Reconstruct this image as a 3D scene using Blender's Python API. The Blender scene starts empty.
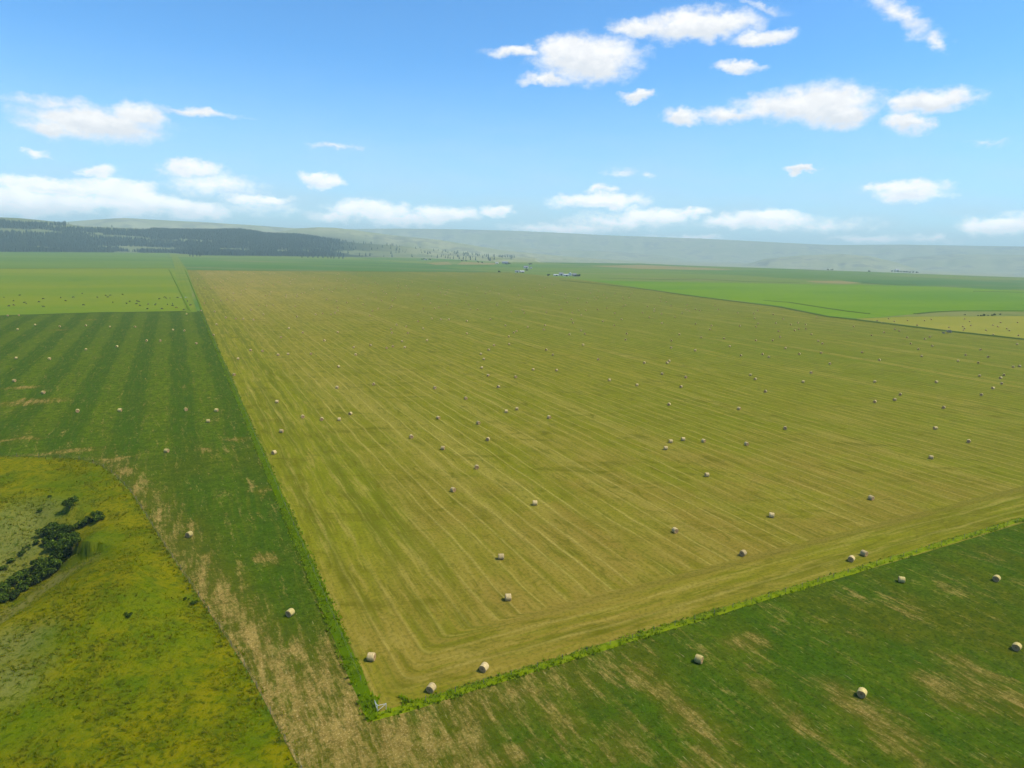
import bpy, bmesh, math, random
import numpy as np
from mathutils import Vector, Matrix

S = bpy.context.scene
COL = S.collection
random.seed(7)
RNG = np.random.RandomState(11)
R = math.radians

CAM = [[0.99968,0.025292,-0.0],[0.005139,-0.203116,0.979141],[0.024764,-0.978828,-0.203181]]
CORNER = [-18.64,87.97]
E1 = [-0.456211,0.889872]
E2 = [0.889872,0.456211]
RIGHT = [[819.2,1314.6],[819.3,1246.3],[762.6,957.4],[717.2,714.5],[701.1,543.3],[649.6,426.2],[653.7,403.5],[643.2,287.9],[650.6,228.0],[636.1,135.9]]
COUL = [[-160.1,195.4],[-130.5,186.2],[-104.8,178.8],[-77.2,167.9],[-68.7,163.8],[-60.0,159.1],[-53.6,154.3],[-48.1,146.6],[-43.5,134.7],[-38.6,118.2],[-34.3,98.5],[-30.2,78.6],[-26.3,60.8],[-23.1,46.8],[-20.1,33.2],[-17.6,21.7],[-15.7,11.6],[-14.3,2.5],[-12.9,-6.0],[-11.8,-12.9]]
STUB = [[665.7,404.8],[753.1,403.7],[941.4,368.7],[1140.6,315.3],[650.6,141.0],[663.6,234.3],[657.1,296.0],[661.3,361.1]]
CROP = [[842.1,1269.1],[846.7,1182.9],[928.5,1141.6],[1214.0,1054.6],[1475.9,983.6],[1669.9,913.1],[1722.5,746.6],[1814.0,554.8],[1222.7,344.5],[1026.1,409.7],[904.5,439.0],[807.8,424.7],[716.2,410.2],[670.2,408.0],[660.7,434.8],[715.1,555.6],[728.9,727.3],[777.8,977.8]]
OLIVE = [[713.7,408.6],[803.4,422.0],[899.2,436.0],[1020.0,406.7],[1215.2,341.8],[1147.2,317.6],[946.6,371.2],[757.1,406.3]]
FALLOW = [[[1541.7,2276.0],[2026.1,2566.2],[2114.5,2241.6],[2067.6,1981.9],[1761.1,1910.6],[1583.3,1991.5]],[[853.6,2391.1],[1049.3,2646.1],[910.4,2251.6],[830.0,2205.9]],[[933.4,2258.6],[1128.5,2678.2],[1244.3,2529.2],[1113.8,2314.1]],[[1491.8,1157.5],[1657.1,1176.2],[1594.3,1063.1],[1478.7,1024.1],[1441.3,1085.1]]]
VERGE = [[[773.9,637.6],[785.8,599.7],[763.6,538.4],[744.6,477.8],[740.5,440.1]],[[1534.5,750.4],[1599.5,734.0],[1641.8,707.5],[1681.3,657.7]],[[1656.3,1107.6],[1584.9,1019.8],[1631.0,996.5],[1689.5,981.1]],[[747.6,1195.1],[758.3,951.7],[713.9,710.9],[698.4,540.9],[647.4,424.5]],[[647.4,424.5],[651.5,401.9],[648.0,341.3],[647.7,290.6],[654.9,230.1],[643.3,138.4]],[[922.8,1294.4],[1056.2,1227.2],[1209.9,1252.9],[1251.1,1137.2],[1368.2,1070.0]],[[807.8,424.7],[868.3,437.3],[926.3,438.5],[1036.4,414.7],[1152.6,374.7]]]
FAREND = [[819.2,1314.6],[825.2,1598.6],[505.1,1600.5],[139.4,1599.5],[6.1,1616.7]]
PAST = [[-14.6,636.9],[-90.1,638.9],[-160.6,628.2],[-281.8,611.7],[-657.4,1466.2],[-342.7,1632.8],[-169.5,1684.7],[-20.0,1715.8]]
FARLEFT = [[-19.9,1740.6],[-171.3,1707.6],[-346.4,1653.1],[-663.2,1480.8],[-1041.2,2422.6],[-608.7,3100.9],[-304.9,3400.9],[-45.4,3482.8]]
LANE = [[-14.3,626.8],[-16.2,947.0],[-24.5,3363.8],[-3.9,3381.5],[6.1,1616.7],[-4.6,774.2],[-5.0,629.8]]
POND = [-403.37,807.93]
BLOB = [[-36.1,118.0,3.5,12,0.8],[-42.6,137.2,5,6,0.8],[-30.8,92.8,2.5,12,0.75],[-26.2,68.9,2.2,9,0.6],[-21.6,64.8,2.5,6,0.6],[-22.9,82.7,2,8,0.5],[-15.8,28.5,3.2,9,0.95],[-19.5,42.3,2,5,0.7],[-12.2,11.8,5,9,1.0],[-7.9,-1.2,8,8,1.1],[-0.6,-6.8,9,6,1.0],[-8.3,21.7,3,7,0.8],[-3.6,7.8,2.5,5,0.8],[5.8,-9.8,7,4,0.95],[22.0,-3.6,7,3,0.6],[24.5,-11.9,3,6,0.6],[41.7,-13.3,3,7,0.75],[42.1,-21.1,3,6,0.75],[64.8,-10.2,4,4,0.7],[58.9,-21.3,2,5,0.5],[68.0,-31.3,4,7,0.9],[57.2,-28.7,2.5,4,0.7],[96.6,-32.4,2.5,5,0.75],[92.1,-39.4,3,8,0.8],[84.9,-33.3,3,6,0.6],[-81.9,250.8,14,8,0.75],[-90.8,284.4,9,4,0.7],[-80.9,188.0,16,3,0.85],[-60.9,166.3,16,2.5,0.75],[-45.7,151.0,8,3,0.8],[-7.9,159.7,5,3,0.6],[-18.0,151.1,4,3,0.65],[-102.7,511.1,10,6,0.6],[-90.9,578.4,8,5,0.7],[-8.6,59.0,3,5,0.7],[-5.1,104.7,2.5,4,0.6],[67.6,-37.7,4,5,0.7],[29.9,-20.0,5,4,0.55],[37.2,-28.7,5,4,0.6],[9.5,-15.6,9,3,0.9]]
RAV = [[-113.27,115.71,-12.5],[-112.93,133.56,-11],[-114.03,144.61,-9.6],[-111.89,150.74,-6.6],[-108.11,155.0,-3.4],[-105.23,158.03,-1.4],[-104.82,162.63,-0.3]]
COULC = [[-250.32,188.83],[-219.75,194.14],[-193.45,199.26],[-163.95,202.17],[-154.49,202.42],[-144.67,202.19],[-136.7,200.79],[-128.3,196.51],[-118.83,187.96],[-106.9,175.51],[-94.11,159.95],[-81.41,144.12],[-69.75,130.08],[-60.53,119.05],[-51.7,108.34],[-44.18,99.22],[-37.93,91.11],[-32.51,83.68],[-27.36,76.71],[-23.29,71.11]]
P0 = [[-53.84,-0.02252],[-42.556,-0.02151],[-37.54,-0.02078],[-30.5,-0.01938],[-27.221,-0.019],[-25.167,-0.02165],[-14.226,-0.02011],[-8.067,-0.01851],[-1.288,-0.02232],[3.828,-0.02079],[10.54,-0.01901],[15.407,-0.02003],[21.548,-0.01997],[27.352,-0.02027],[32.368,-0.02055],[37.211,-0.0204],[45.641,-0.02001],[54.379,-0.01639]]
P1 = [[-53.57,0.00853],[-46.602,0.01488],[-40.377,0.01819],[-37.299,0.01913],[-36.379,0.01917],[-35.442,0.01814],[-34.084,0.01619],[-33.161,0.01323],[-32.571,0.0118],[-30.855,0.01166],[-29.269,0.01139],[-28.103,0.00954],[-26.97,0.0093],[-24.419,0.01033],[-22.269,0.01219],[-21.03,0.01017],[-20.294,0.00785],[-17.792,0.00775],[-16.479,0.00534],[-14.194,0.00137],[-11.857,-0.0007],[-8.98,-0.00345],[-6.893,-0.00718],[-4.7,-0.01061],[-2.49,-0.01405],[0.416,-0.01939],[7.214,-0.02138],[54.433,-0.02151]]
P2 = [[-53.735,-0.01041],[-42.411,-0.00052],[-37.372,0.00697],[-34.087,0.01559],[-32.166,0.01997],[-30.926,0.02258],[-29.978,0.02402],[-27.383,0.02298],[-25.004,0.0224],[-21.441,0.02068],[-18.456,0.01836],[-15.366,0.01312],[-9.724,-0.00119],[-1.295,-0.01647],[54.469,-0.02492]]
P3 = [[-53.765,-0.01386],[-28.486,-0.00276],[-22.942,0.00516],[-19.609,0.0116],[-17.691,0.01838],[-16.293,0.02053],[-14.959,0.02056],[-13.77,0.01883],[-10.538,0.01269],[-6.391,0.00746],[-3.012,-0.00045],[-1.309,-0.0048],[3.807,-0.01131],[10.532,-0.01685],[20.071,-0.02293],[54.469,-0.02492]]
P4 = [[-53.765,-0.01386],[-31.634,0.00442],[-21.449,0.018],[-14.565,0.0191],[-9.711,0.02218],[-4.717,0.0236],[0.349,0.02341],[3.731,0.02223],[7.09,0.02041],[15.231,0.0185],[19.858,0.01602],[24.235,0.01359],[28.321,0.01314],[30.553,0.0152],[33.01,0.0136],[34.777,0.0115],[36.945,0.01152],[45.37,0.00855],[54.129,0.00741]]
P5 = [[-53.765,-0.01386],[7.154,-0.00111],[15.285,0.00665],[21.374,0.0105],[24.938,0.01319],[29.6,0.01549],[36.911,0.01556],[45.331,0.01262],[54.129,0.00741]]
P6 = [[-54.449,-0.09252],[15.628,-0.06846],[18.154,-0.02129],[20.288,-0.00767],[22.902,-0.00162],[25.705,0.0017],[27.617,1e-05],[29.438,-0.00673],[31.424,-0.01811],[33.809,-0.05091],[54.738,-0.05059]]
P7 = [[-54.449,-0.09252],[-11.439,-0.08157],[-7.228,-0.00877],[-1.316,0.00101],[2.515,-0.00242],[7.995,-0.00291],[12.13,-0.00605],[15.381,-0.01439],[18.624,-0.03778],[25.927,-0.0325],[27.838,-0.01281],[30.036,-0.0007],[32.778,0.00498],[36.993,0.00574],[45.399,0.0055],[54.155,0.00487]]
BALES = [[-11.7,93.4,70,"h","round hay bale with a dark grey end, closest one to the white corner brace"],[-3.5,99.0,65,"h","round hay bale resting near the tall grass strip, second right of the field corner"],[-22.9,101.1,172,"h","pale round hay bale beside the tall grass fence line, just above the field corner"],[33.7,102.8,-35,"l","golden bale lying aslant in the patchy green field below the near fence strip"],[58.0,94.9,52,"l","bright bale at the tip of a tan bare patch, nearest of the lower right"],[-41.2,114.2,70,"g","straw coloured bale with a brown end, nearest in the dark green left field"],[0.3,121.9,8,"h","cream round hay bale seen side on, alone in the brown stubble above the corner"],[-1.5,139.7,5,"h","round hay bale at the foot of a long straw windrow in the brown stubble"],[93.6,109.0,40,"l","bale cut close to the right photo edge in the patchy green field"],[55.5,144.6,42,"h","round hay bale just above the mown headland of the near fence strip"],[86.6,133.6,-20,"l","bale in the green field just below the near fence strip, upper left there"],[42.3,156.6,108,"h","white sided round hay bale standing alone in the lower centre right stubble"],[80.3,143.1,50,"h","left round hay bale of the pair touching the near tall grass strip"],[-76.4,147.1,75,"g","lone bale in the dark green field beside the corner of the grassy gully"],[84.9,146.2,-60,"h","right round hay bale of the pair touching the near tall grass strip"],[7.2,172.6,2,"h","lone round hay bale in open stubble, lower middle of the hay field"],[108.6,135.2,40,"l","bale in the green field at the upper right, near the photo edge"],[-16.3,181.2,132,"h","pale round hay bale on a straw windrow, lone in the lower left hay field"],[71.2,168.2,-18,"h","lone round hay bale midway between the headland and the upper bale rows"],[-10.6,201.7,-77,"h","round hay bale directly up the windrows from the lower middle lone bale"],[62.7,200.0,7,"h","single round hay bale below a loose row of four bales"],[106.1,183.2,-61,"h","lone round hay bale above the pair lying at the near tall grass strip"],[-23.6,221.1,-11,"h","round hay bale lower one of two on neighbouring windrows, left of mid field"],[-79.1,211.3,67,"h","lower round hay bale on the green mown headland beside the long fence line"],[-8.4,233.4,76,"h","round hay bale below the side by side pair in mid field"],[55.8,227.8,2,"h","lowest round hay bale of the tight cluster in the loose mid field row"],[-36.6,234.1,-63,"h","round hay bale upper one of two on neighbouring windrows, left of mid field"],[-114.6,210.4,-8,"g","lone bale in the dark green field straight above the gully corner"],[59.6,236.6,3,"h","middle round hay bale of the tight cluster in the loose mid field row"],[65.1,239.9,-1,"h","round hay bale topmost of the tight cluster in the loose mid field row"],[72.4,238.5,128,"h","round hay bale second from the right in the loose mid field row"],[87.6,235.8,-69,"h","rightmost round hay bale of the loose row of bales in mid field"],[-85.5,237.0,-4,"h","upper round hay bale on the green mown headland beside the long fence line"],[-13.1,255.9,130,"h","round hay bale left of and below the side by side pair in mid field"],[-29.9,262.4,143,"h","lone round hay bale above the two on neighbouring windrows left of mid field"],[-68.9,256.0,13,"h","third round hay bale from the left in the uneven row of four"],[-75.8,255.5,-76,"h","second round hay bale from the left in the uneven row of four"],[15.9,268.0,-57,"h","lone round hay bale to the right of a side by side pair in mid field"],[149.3,224.8,-19,"h","round hay bale lowest of the three near the right end of the hay field"],[-84.4,258.7,-63,"h","leftmost round hay bale of the uneven row of four on the left side"],[-66.8,265.6,69,"h","rightmost round hay bale of the uneven row of four on the left side"],[-118.1,248.5,18,"g","lowest bale of the triangle of three in the dark green left field"],[-2.2,276.1,6,"h","left round hay bale of a side by side pair in mid field"],[2.4,281.1,3,"h","right round hay bale of a side by side pair in mid field"],[111.6,259.9,72,"h","lone round hay bale right of the loose row of four bales"],[-122.4,265.5,-1,"g","upper right bale of the triangle of three in the dark green left field"],[-135.1,265.5,-49,"g","upper left bale of the triangle of three in the dark green left field"],[-21.3,299.2,-59,"h",""],[-103.5,283.1,7,"h","round hay bale on the pale windrow just above the uneven row of four"],[177.6,247.0,54,"h","round hay bale near the right edge of the photo, lowest but one there"],[72.8,297.2,60,"h","lone round hay bale straight above the tight cluster of the mid field row"],[-160.3,261.7,7,"g","right bale of a wide spaced pair in the middle of the dark green field"],[103.5,292.3,142,"h","lone round hay bale straight above the rightmost bale of the mid field row"],[-175.7,258.7,123,"g","left bale of a wide spaced pair in the middle of the dark green field"],[176.6,266.1,1,"h","round hay bale uppermost of the three near the right end of the hay field"],[-38.2,320.2,-59,"h",""],[-85.5,315.5,-17,"h",""],[-6.8,327.0,45,"h",""],[-69.7,325.4,97,"h",""],[65.7,339.9,6,"h",""],[88.6,338.7,27,"h",""],[1.9,353.7,120,"h",""],[52.8,351.6,17,"h",""],[130.2,331.8,47,"h",""],[-13.2,356.2,-40,"h",""],[-211.1,289.4,-14,"g","bale beside a bare tan patch at the left of the dark green field"],[177.0,314.1,44,"h","left round hay bale of the slanting trio in the right of the field"],[204.9,305.2,45,"h","round hay bale just right of the slanting trio in the right of the field"],[-146.4,340.6,143,"h",""],[190.0,320.0,1,"h","middle round hay bale of the slanting trio in the right of the field"],[12.1,377.8,17,"h",""],[25.7,377.2,29,"h",""],[97.8,365.4,-60,"h",""],[-17.9,379.1,20,"h",""],[86.3,374.2,156,"h",""],[-99.4,371.1,38,"h",""],[200.1,332.9,54,"h","right round hay bale of the slanting trio in the right of the field"],[137.1,365.6,28,"h",""],[-241.3,312.4,-12,"g","bale closest to the left edge of the photo in the dark green field"],[161.9,360.7,-11,"h",""],[138.6,377.9,168,"h",""],[-18.1,409.4,14,"h",""],[245.1,337.5,43,"h",""],[83.1,410.5,46,"h",""],[205.0,366.7,161,"h",""],[-163.9,388.2,15,"h",""],[55.1,419.3,-71,"h",""],[98.0,412.7,20,"h",""],[-99.8,414.2,-15,"h",""],[179.4,390.3,-74,"h",""],[-21.0,429.8,8,"h",""],[-146.2,405.8,-8,"h",""],[-127.8,412.7,123,"h",""],[100.9,420.2,17,"h",""],[-141.4,410.0,18,"h",""],[26.6,433.2,1,"h",""],[242.1,370.3,12,"h",""],[264.5,356.3,18,"h",""],[-16.6,447.9,40,"h",""],[-160.8,418.6,140,"h",""],[-85.9,444.2,115,"h",""],[-169.3,420.9,-6,"h",""],[23.2,454.5,67,"h",""],[-74.4,449.6,-8,"h",""],[-108.2,443.8,40,"h",""],[-266.0,372.8,7,"g",""],[-83.1,452.2,-57,"h",""],[279.8,370.8,54,"h",""],[-99.3,455.3,56,"h",""],[-284.7,372.1,52,"g",""],[-13.6,470.3,142,"h",""],[207.3,425.9,136,"h",""],[-2.8,477.2,8,"h",""],[157.6,451.3,45,"h",""],[175.5,447.7,169,"h",""],[-81.2,478.0,16,"h",""],[283.4,394.5,142,"h",""],[51.8,483.6,7,"h",""],[292.3,389.0,8,"h",""],[130.9,469.5,-46,"h",""],[-267.3,407.7,41,"g",""],[-63.9,485.8,15,"h",""],[-136.1,471.9,68,"h",""],[175.6,459.6,49,"h",""],[-215.3,443.9,151,"g",""],[-256.2,421.8,71,"g",""],[116.1,480.3,-58,"h",""],[301.8,399.4,56,"h",""],[203.9,465.3,45,"h",""],[250.8,446.6,41,"h",""],[-171.2,482.8,134,"h",""],[-243.8,451.6,146,"g",""],[-252.4,450.0,-78,"g",""],[-3.5,519.8,15,"h",""],[163.9,495.4,-7,"h",""],[222.9,472.9,-62,"h",""],[88.7,517.3,79,"h",""],[-37.5,530.9,21,"h",""],[-84.5,525.6,-77,"h",""],[125.1,518.3,76,"h",""],[-97.1,524.6,-44,"h",""],[205.1,492.9,-7,"h",""],[-222.3,485.7,-76,"h",""],[-138.8,518.6,-14,"h",""],[-164.4,511.9,-62,"h",""],[46.3,541.9,64,"h",""],[0.4,544.1,154,"h",""],[331.3,431.7,148,"h",""],[256.8,481.3,-73,"h",""],[307.7,451.3,154,"h",""],[318.3,446.3,136,"h",""],[59.8,547.7,131,"h",""],[338.1,435.1,0,"h",""],[293.0,468.8,-9,"h",""],[-101.5,545.0,115,"h",""],[2.7,555.4,-52,"h",""],[-76.4,556.4,3,"h",""],[96.0,555.7,55,"h",""],[155.5,543.2,-12,"h",""],[-253.6,505.5,111,"g",""],[-183.5,536.4,38,"h",""],[173.6,540.5,139,"h",""],[197.4,533.7,37,"h",""],[26.3,568.9,113,"h",""],[58.6,569.4,7,"h",""],[-263.7,508.2,12,"g",""],[-92.3,566.4,10,"h",""],[212.1,536.4,64,"h",""],[141.6,560.5,-3,"h",""],[247.4,524.7,106,"h",""],[333.0,481.3,129,"h",""],[344.4,474.0,73,"h",""],[12.7,586.2,168,"h",""],[-102.8,578.2,1,"h",""],[-7.3,594.3,5,"h",""],[250.9,539.8,169,"h",""],[313.4,506.6,136,"h",""],[-300.4,520.8,-3,"g",""],[-248.1,548.9,14,"h",""],[28.8,602.2,44,"h",""],[227.8,560.9,33,"h",""],[-318.0,517.1,32,"g",""],[-370.3,489.2,44,"g",""],[-88.2,608.6,-57,"h",""],[-339.0,520.1,77,"g",""],[-353.6,511.1,12,"g",""],[-44.1,621.9,40,"h",""],[94.2,616.5,99,"h",""],[336.8,527.2,16,"h",""],[325.8,537.9,36,"h",""],[365.2,512.1,100,"h",""],[180.2,603.6,146,"h",""],[56.8,628.9,37,"h",""],[-232.6,588.5,156,"h",""],[-69.5,630.3,-44,"h",""],[-62.0,632.1,-9,"h",""],[-377.0,516.9,45,"g",""],[-78.9,636.0,0,"h",""],[-243.8,593.3,28,"h",""],[-250.3,592.8,-49,"h",""],[265.8,586.6,15,"h",""],[-22.7,643.6,12,"h",""],[242.6,602.5,122,"h",""],[-262.1,599.6,-18,"h",""],[87.9,649.1,-48,"h",""],[-204.8,622.6,63,"h",""],[190.5,634.4,32,"h",""],[145.4,646.7,2,"h",""],[57.9,660.4,151,"h",""],[-141.4,647.7,113,"h",""],[262.0,613.0,25,"h",""],[320.5,588.7,67,"h",""],[178.8,647.7,-16,"h",""],[-179.8,649.1,18,"h",""],[-193.9,645.5,-19,"h",""],[358.1,571.8,23,"h",""],[219.1,638.5,27,"h",""],[347.0,579.5,39,"h",""],[-240.5,633.7,18,"h",""],[234.2,636.6,145,"h",""],[270.3,624.3,123,"h",""],[110.0,672.8,31,"h",""],[-190.3,656.4,-60,"h",""],[278.6,628.0,70,"h",""],[-179.9,664.2,130,"h",""],[-308.4,621.2,19,"g",""],[372.4,588.4,0,"h",""],[424.4,553.2,159,"h",""],[346.7,616.1,-77,"h",""],[-148.5,693.9,-57,"h",""],[72.1,706.3,2,"h",""],[246.9,666.2,151,"h",""],[-183.2,687.4,2,"h",""],[-294.1,648.4,-3,"h",""],[11.4,712.5,-63,"h",""],[144.1,702.0,146,"h",""],[278.4,662.1,12,"h",""],[-2.8,722.8,131,"h",""],[-440.9,573.0,-12,"g",""],[-434.7,577.8,143,"g",""],[-309.8,653.4,99,"h",""],[-267.7,672.8,-19,"h",""],[267.9,674.3,28,"h",""],[35.6,725.8,15,"h",""],[294.6,665.7,47,"h",""],[173.1,709.0,164,"h",""],[368.9,630.1,4,"h",""],[64.7,732.0,-10,"h",""],[-147.9,720.1,-6,"h",""],[-99.8,731.9,-73,"h",""],[-48.7,738.4,6,"h",""],[-40.7,740.6,169,"h",""],[340.0,659.4,147,"h",""],[-136.4,729.3,108,"h",""],[294.1,682.5,36,"h",""],[-88.5,739.6,-4,"h",""],[112.8,737.3,133,"h",""],[373.6,645.8,-18,"h",""],[-192.6,722.6,-68,"h",""],[9.8,748.3,112,"h",""],[-85.6,753.0,114,"h",""],[-239.3,723.2,125,"h",""],[166.1,743.9,133,"h",""],[262.0,717.6,134,"h",""],[145.9,750.3,10,"h",""],[-139.1,752.1,62,"h",""],[74.9,761.4,-8,"h",""],[451.4,619.4,-1,"s",""],[83.1,763.6,149,"h",""],[54.9,766.8,123,"h",""],[-270.7,723.5,36,"h",""],[-279.0,722.7,-73,"h",""],[-265.3,728.3,25,"h",""],[473.4,617.4,29,"s",""],[294.1,721.4,9,"h",""],[192.8,758.0,-7,"h",""],[98.5,780.4,151,"h",""],[-175.1,768.2,-14,"h",""],[163.8,772.9,-52,"h",""],[446.0,653.7,-56,"s",""],[-79.8,791.4,148,"h",""],[-20.5,803.7,51,"h",""],[-54.8,802.4,-70,"h",""],[421.2,689.0,18,"s",""],[470.4,656.7,16,"s",""],[112.3,800.6,69,"h",""],[-343.1,732.8,117,"h",""],[393.5,707.3,17,"s",""],[445.8,675.6,124,"s",""],[-198.4,785.8,74,"h",""],[457.8,669.6,18,"s",""],[-101.8,806.3,154,"h",""],[209.3,789.8,-14,"h",""],[170.4,803.4,-4,"h",""],[280.9,774.8,-59,"h",""],[495.3,658.8,-14,"s",""],[264.3,781.1,-13,"h",""],[223.9,796.9,15,"h",""],[344.6,753.6,-8,"h",""],[302.6,771.5,39,"h",""],[-214.6,801.1,164,"h",""],[400.7,728.7,114,"s",""],[468.2,688.1,-8,"s",""],[209.7,806.0,-15,"h",""],[56.9,832.0,-48,"h",""],[-60.5,834.1,99,"h",""],[417.6,725.0,7,"s",""],[136.4,828.1,101,"h",""],[-341.5,770.1,109,"h",""],[-328.3,776.2,-13,"h",""],[-165.2,826.5,162,"h",""],[223.0,812.9,17,"h",""],[-152.4,830.6,169,"h",""],[506.5,677.7,-45,"s",""],[-81.1,843.4,65,"h",""],[-352.7,775.8,-46,"h",""],[485.2,700.8,-46,"s",""],[168.7,837.4,39,"h",""],[-7.7,854.5,-6,"h",""],[252.0,817.5,117,"h",""],[-233.0,824.5,150,"h",""],[-341.4,787.0,132,"h",""],[440.3,739.2,109,"s",""],[509.4,694.7,8,"s",""],[143.1,852.0,16,"h",""],[-35.9,865.8,7,"h",""],[427.5,754.6,14,"s",""],[-118.3,859.9,166,"h",""],[-199.1,845.9,13,"h",""],[301.1,817.6,131,"h",""],[69.8,870.5,50,"h",""],[461.4,742.8,155,"s",""],[514.9,709.6,13,"s",""],[202.8,856.4,-75,"h",""],[-155.3,869.0,1,"h",""],[96.4,878.8,28,"h",""],[-181.9,873.2,-68,"h",""],[478.0,757.2,163,"s",""],[-291.6,846.7,-77,"h",""],[9.3,897.3,114,"h",""],[-17.0,899.6,157,"h",""],[-281.5,858.9,52,"h",""],[514.4,746.0,151,"s",""],[229.6,879.4,103,"h",""],[265.0,874.5,-10,"h",""],[-321.8,858.3,66,"h",""],[547.5,743.4,0,"s",""],[-301.0,877.2,127,"h",""],[-322.5,874.1,66,"h",""],[-290.8,890.3,33,"h",""],[-356.9,866.4,26,"h",""],[528.4,775.9,119,"s",""],[-135.4,929.0,141,"h",""],[570.4,748.6,130,"s",""],[72.0,940.5,32,"h",""],[115.8,936.5,140,"h",""],[211.5,922.8,43,"h",""],[-289.7,905.3,75,"h",""],[90.8,946.7,-49,"h",""],[-99.0,949.4,21,"h",""],[-372.4,879.8,17,"h",""],[206.5,934.3,7,"h",""],[-182.0,942.3,67,"h",""],[-68.5,960.3,133,"h",""],[-137.1,953.5,136,"h",""],[156.7,952.2,97,"h",""],[41.1,966.1,145,"h",""],[-293.3,929.4,97,"h",""],[135.1,968.7,52,"h",""],[6.6,979.4,157,"h",""],[117.3,972.4,164,"h",""],[-204.9,960.1,8,"h",""],[-337.9,923.0,16,"h",""],[124.0,982.1,2,"h",""],[-263.5,959.5,46,"h",""],[-23.2,995.0,41,"h",""],[170.2,985.4,13,"h",""],[-110.4,995.7,-8,"h",""],[-43.2,1001.3,72,"h",""],[-194.2,986.2,12,"h",""],[-244.0,975.4,31,"h",""],[-383.1,932.2,25,"h",""],[162.1,995.2,-3,"h",""],[-175.0,993.6,32,"h",""],[-102.2,1007.2,7,"h",""],[-301.3,981.5,-3,"h",""],[-287.7,986.9,-72,"h",""],[221.0,1007.6,17,"h",""],[-387.7,958.4,34,"h",""],[79.7,1032.6,6,"h",""],[-279.8,1002.0,-16,"h",""],[139.2,1034.6,-62,"h",""],[-204.9,1026.2,69,"h",""],[-291.0,1006.6,40,"h",""],[-304.4,1007.2,7,"h",""],[-425.4,966.4,138,"h",""],[-439.0,960.8,-9,"h",""],[65.6,1056.0,5,"h",""],[-274.9,1022.4,-69,"h",""],[-260.6,1028.3,4,"h",""],[-38.9,1061.2,132,"h",""],[-104.6,1060.1,166,"h",""],[-249.1,1039.4,-60,"h",""],[-167.9,1056.8,109,"h",""],[184.8,1056.5,-9,"h",""],[-440.3,978.3,7,"h",""],[-453.1,972.9,108,"h",""],[122.6,1068.4,36,"h",""],[161.7,1068.2,-53,"h",""],[-180.6,1067.8,100,"h",""],[-117.5,1087.3,-7,"h",""],[-190.3,1080.4,-70,"h",""],[37.1,1097.2,35,"h",""],[-409.9,1019.9,-65,"h",""],[-304.5,1069.1,150,"h",""],[194.0,1095.0,144,"h",""],[-34.7,1117.9,121,"h",""],[-6.4,1122.7,135,"h",""],[142.3,1122.1,22,"h",""],[-63.9,1133.5,10,"h",""],[-288.5,1108.4,144,"h",""],[-493.2,1033.8,-50,"h",""],[-130.4,1141.2,-10,"h",""],[-184.7,1136.0,53,"h",""],[27.0,1153.8,-18,"h",""],[-407.5,1080.2,70,"h",""],[-393.5,1086.6,-45,"h",""],[-273.1,1126.5,137,"h",""],[44.6,1161.1,122,"h",""],[-200.0,1148.0,18,"h",""],[-250.9,1144.2,150,"h",""],[-437.3,1088.8,100,"h",""],[-0.6,1178.6,51,"h",""],[-375.9,1117.5,23,"h",""],[-238.2,1157.9,-15,"h",""],[54.3,1183.3,41,"h",""],[-490.0,1110.5,65,"h",""],[-447.4,1131.2,138,"h",""],[-405.1,1151.9,122,"h",""],[-411.3,1157.3,-49,"h",""],[-61.4,1230.6,72,"h",""],[-396.9,1177.2,4,"h",""],[-254.2,1216.8,152,"h",""],[-454.3,1157.2,11,"h",""],[-191.7,1247.1,29,"h",""],[-506.4,1157.0,32,"h",""],[-449.4,1181.7,19,"h",""],[-311.9,1233.1,76,"h",""],[-281.1,1244.0,119,"h",""],[-328.8,1233.9,-18,"h",""],[47.7,1280.3,43,"h",""],[-220.9,1264.7,-65,"h",""],[-364.2,1239.2,-7,"h",""],[72.4,1291.5,141,"h",""],[-228.7,1275.0,-63,"h",""],[-112.1,1295.0,143,"h",""],[-516.1,1197.5,17,"h",""],[-413.6,1237.4,52,"h",""],[-454.1,1225.7,33,"h",""],[-126.1,1302.3,98,"h",""],[-555.6,1185.8,52,"h",""],[-566.8,1189.3,17,"h",""],[-415.5,1261.0,43,"h",""],[-157.6,1320.6,97,"h",""],[-330.9,1296.0,26,"h",""],[-431.7,1277.7,144,"h",""],[-323.5,1310.3,52,"h",""],[-382.1,1304.8,-74,"h",""],[-350.4,1322.2,134,"h",""],[-538.2,1260.3,5,"h",""],[-382.0,1331.9,156,"h",""],[-402.3,1337.2,148,"h",""],[-446.0,1369.8,124,"h",""],[-320.1,1407.2,-70,"h",""],[-567.8,1339.0,-76,"h",""],[-612.3,1323.8,32,"h",""],[-307.9,1432.5,-54,"h",""],[-448.3,1411.6,18,"h",""],[-524.3,1429.8,3,"h",""],[-652.6,1380.7,13,"h",""],[-640.6,1388.5,4,"h",""],[-392.6,1478.8,151,"h",""],[-569.1,1421.4,141,"h",""],[-558.5,1428.2,-57,"h",""],[-550.9,1447.0,122,"h",""],[-592.8,1433.5,-79,"h",""],[-526.7,1462.7,0,"h",""],[-358.7,1520.9,131,"h",""],[-402.9,1528.7,52,"h",""],[-482.9,1505.8,137,"h",""],[-598.0,1473.1,123,"h",""],[-659.2,1483.7,135,"h",""]]
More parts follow.
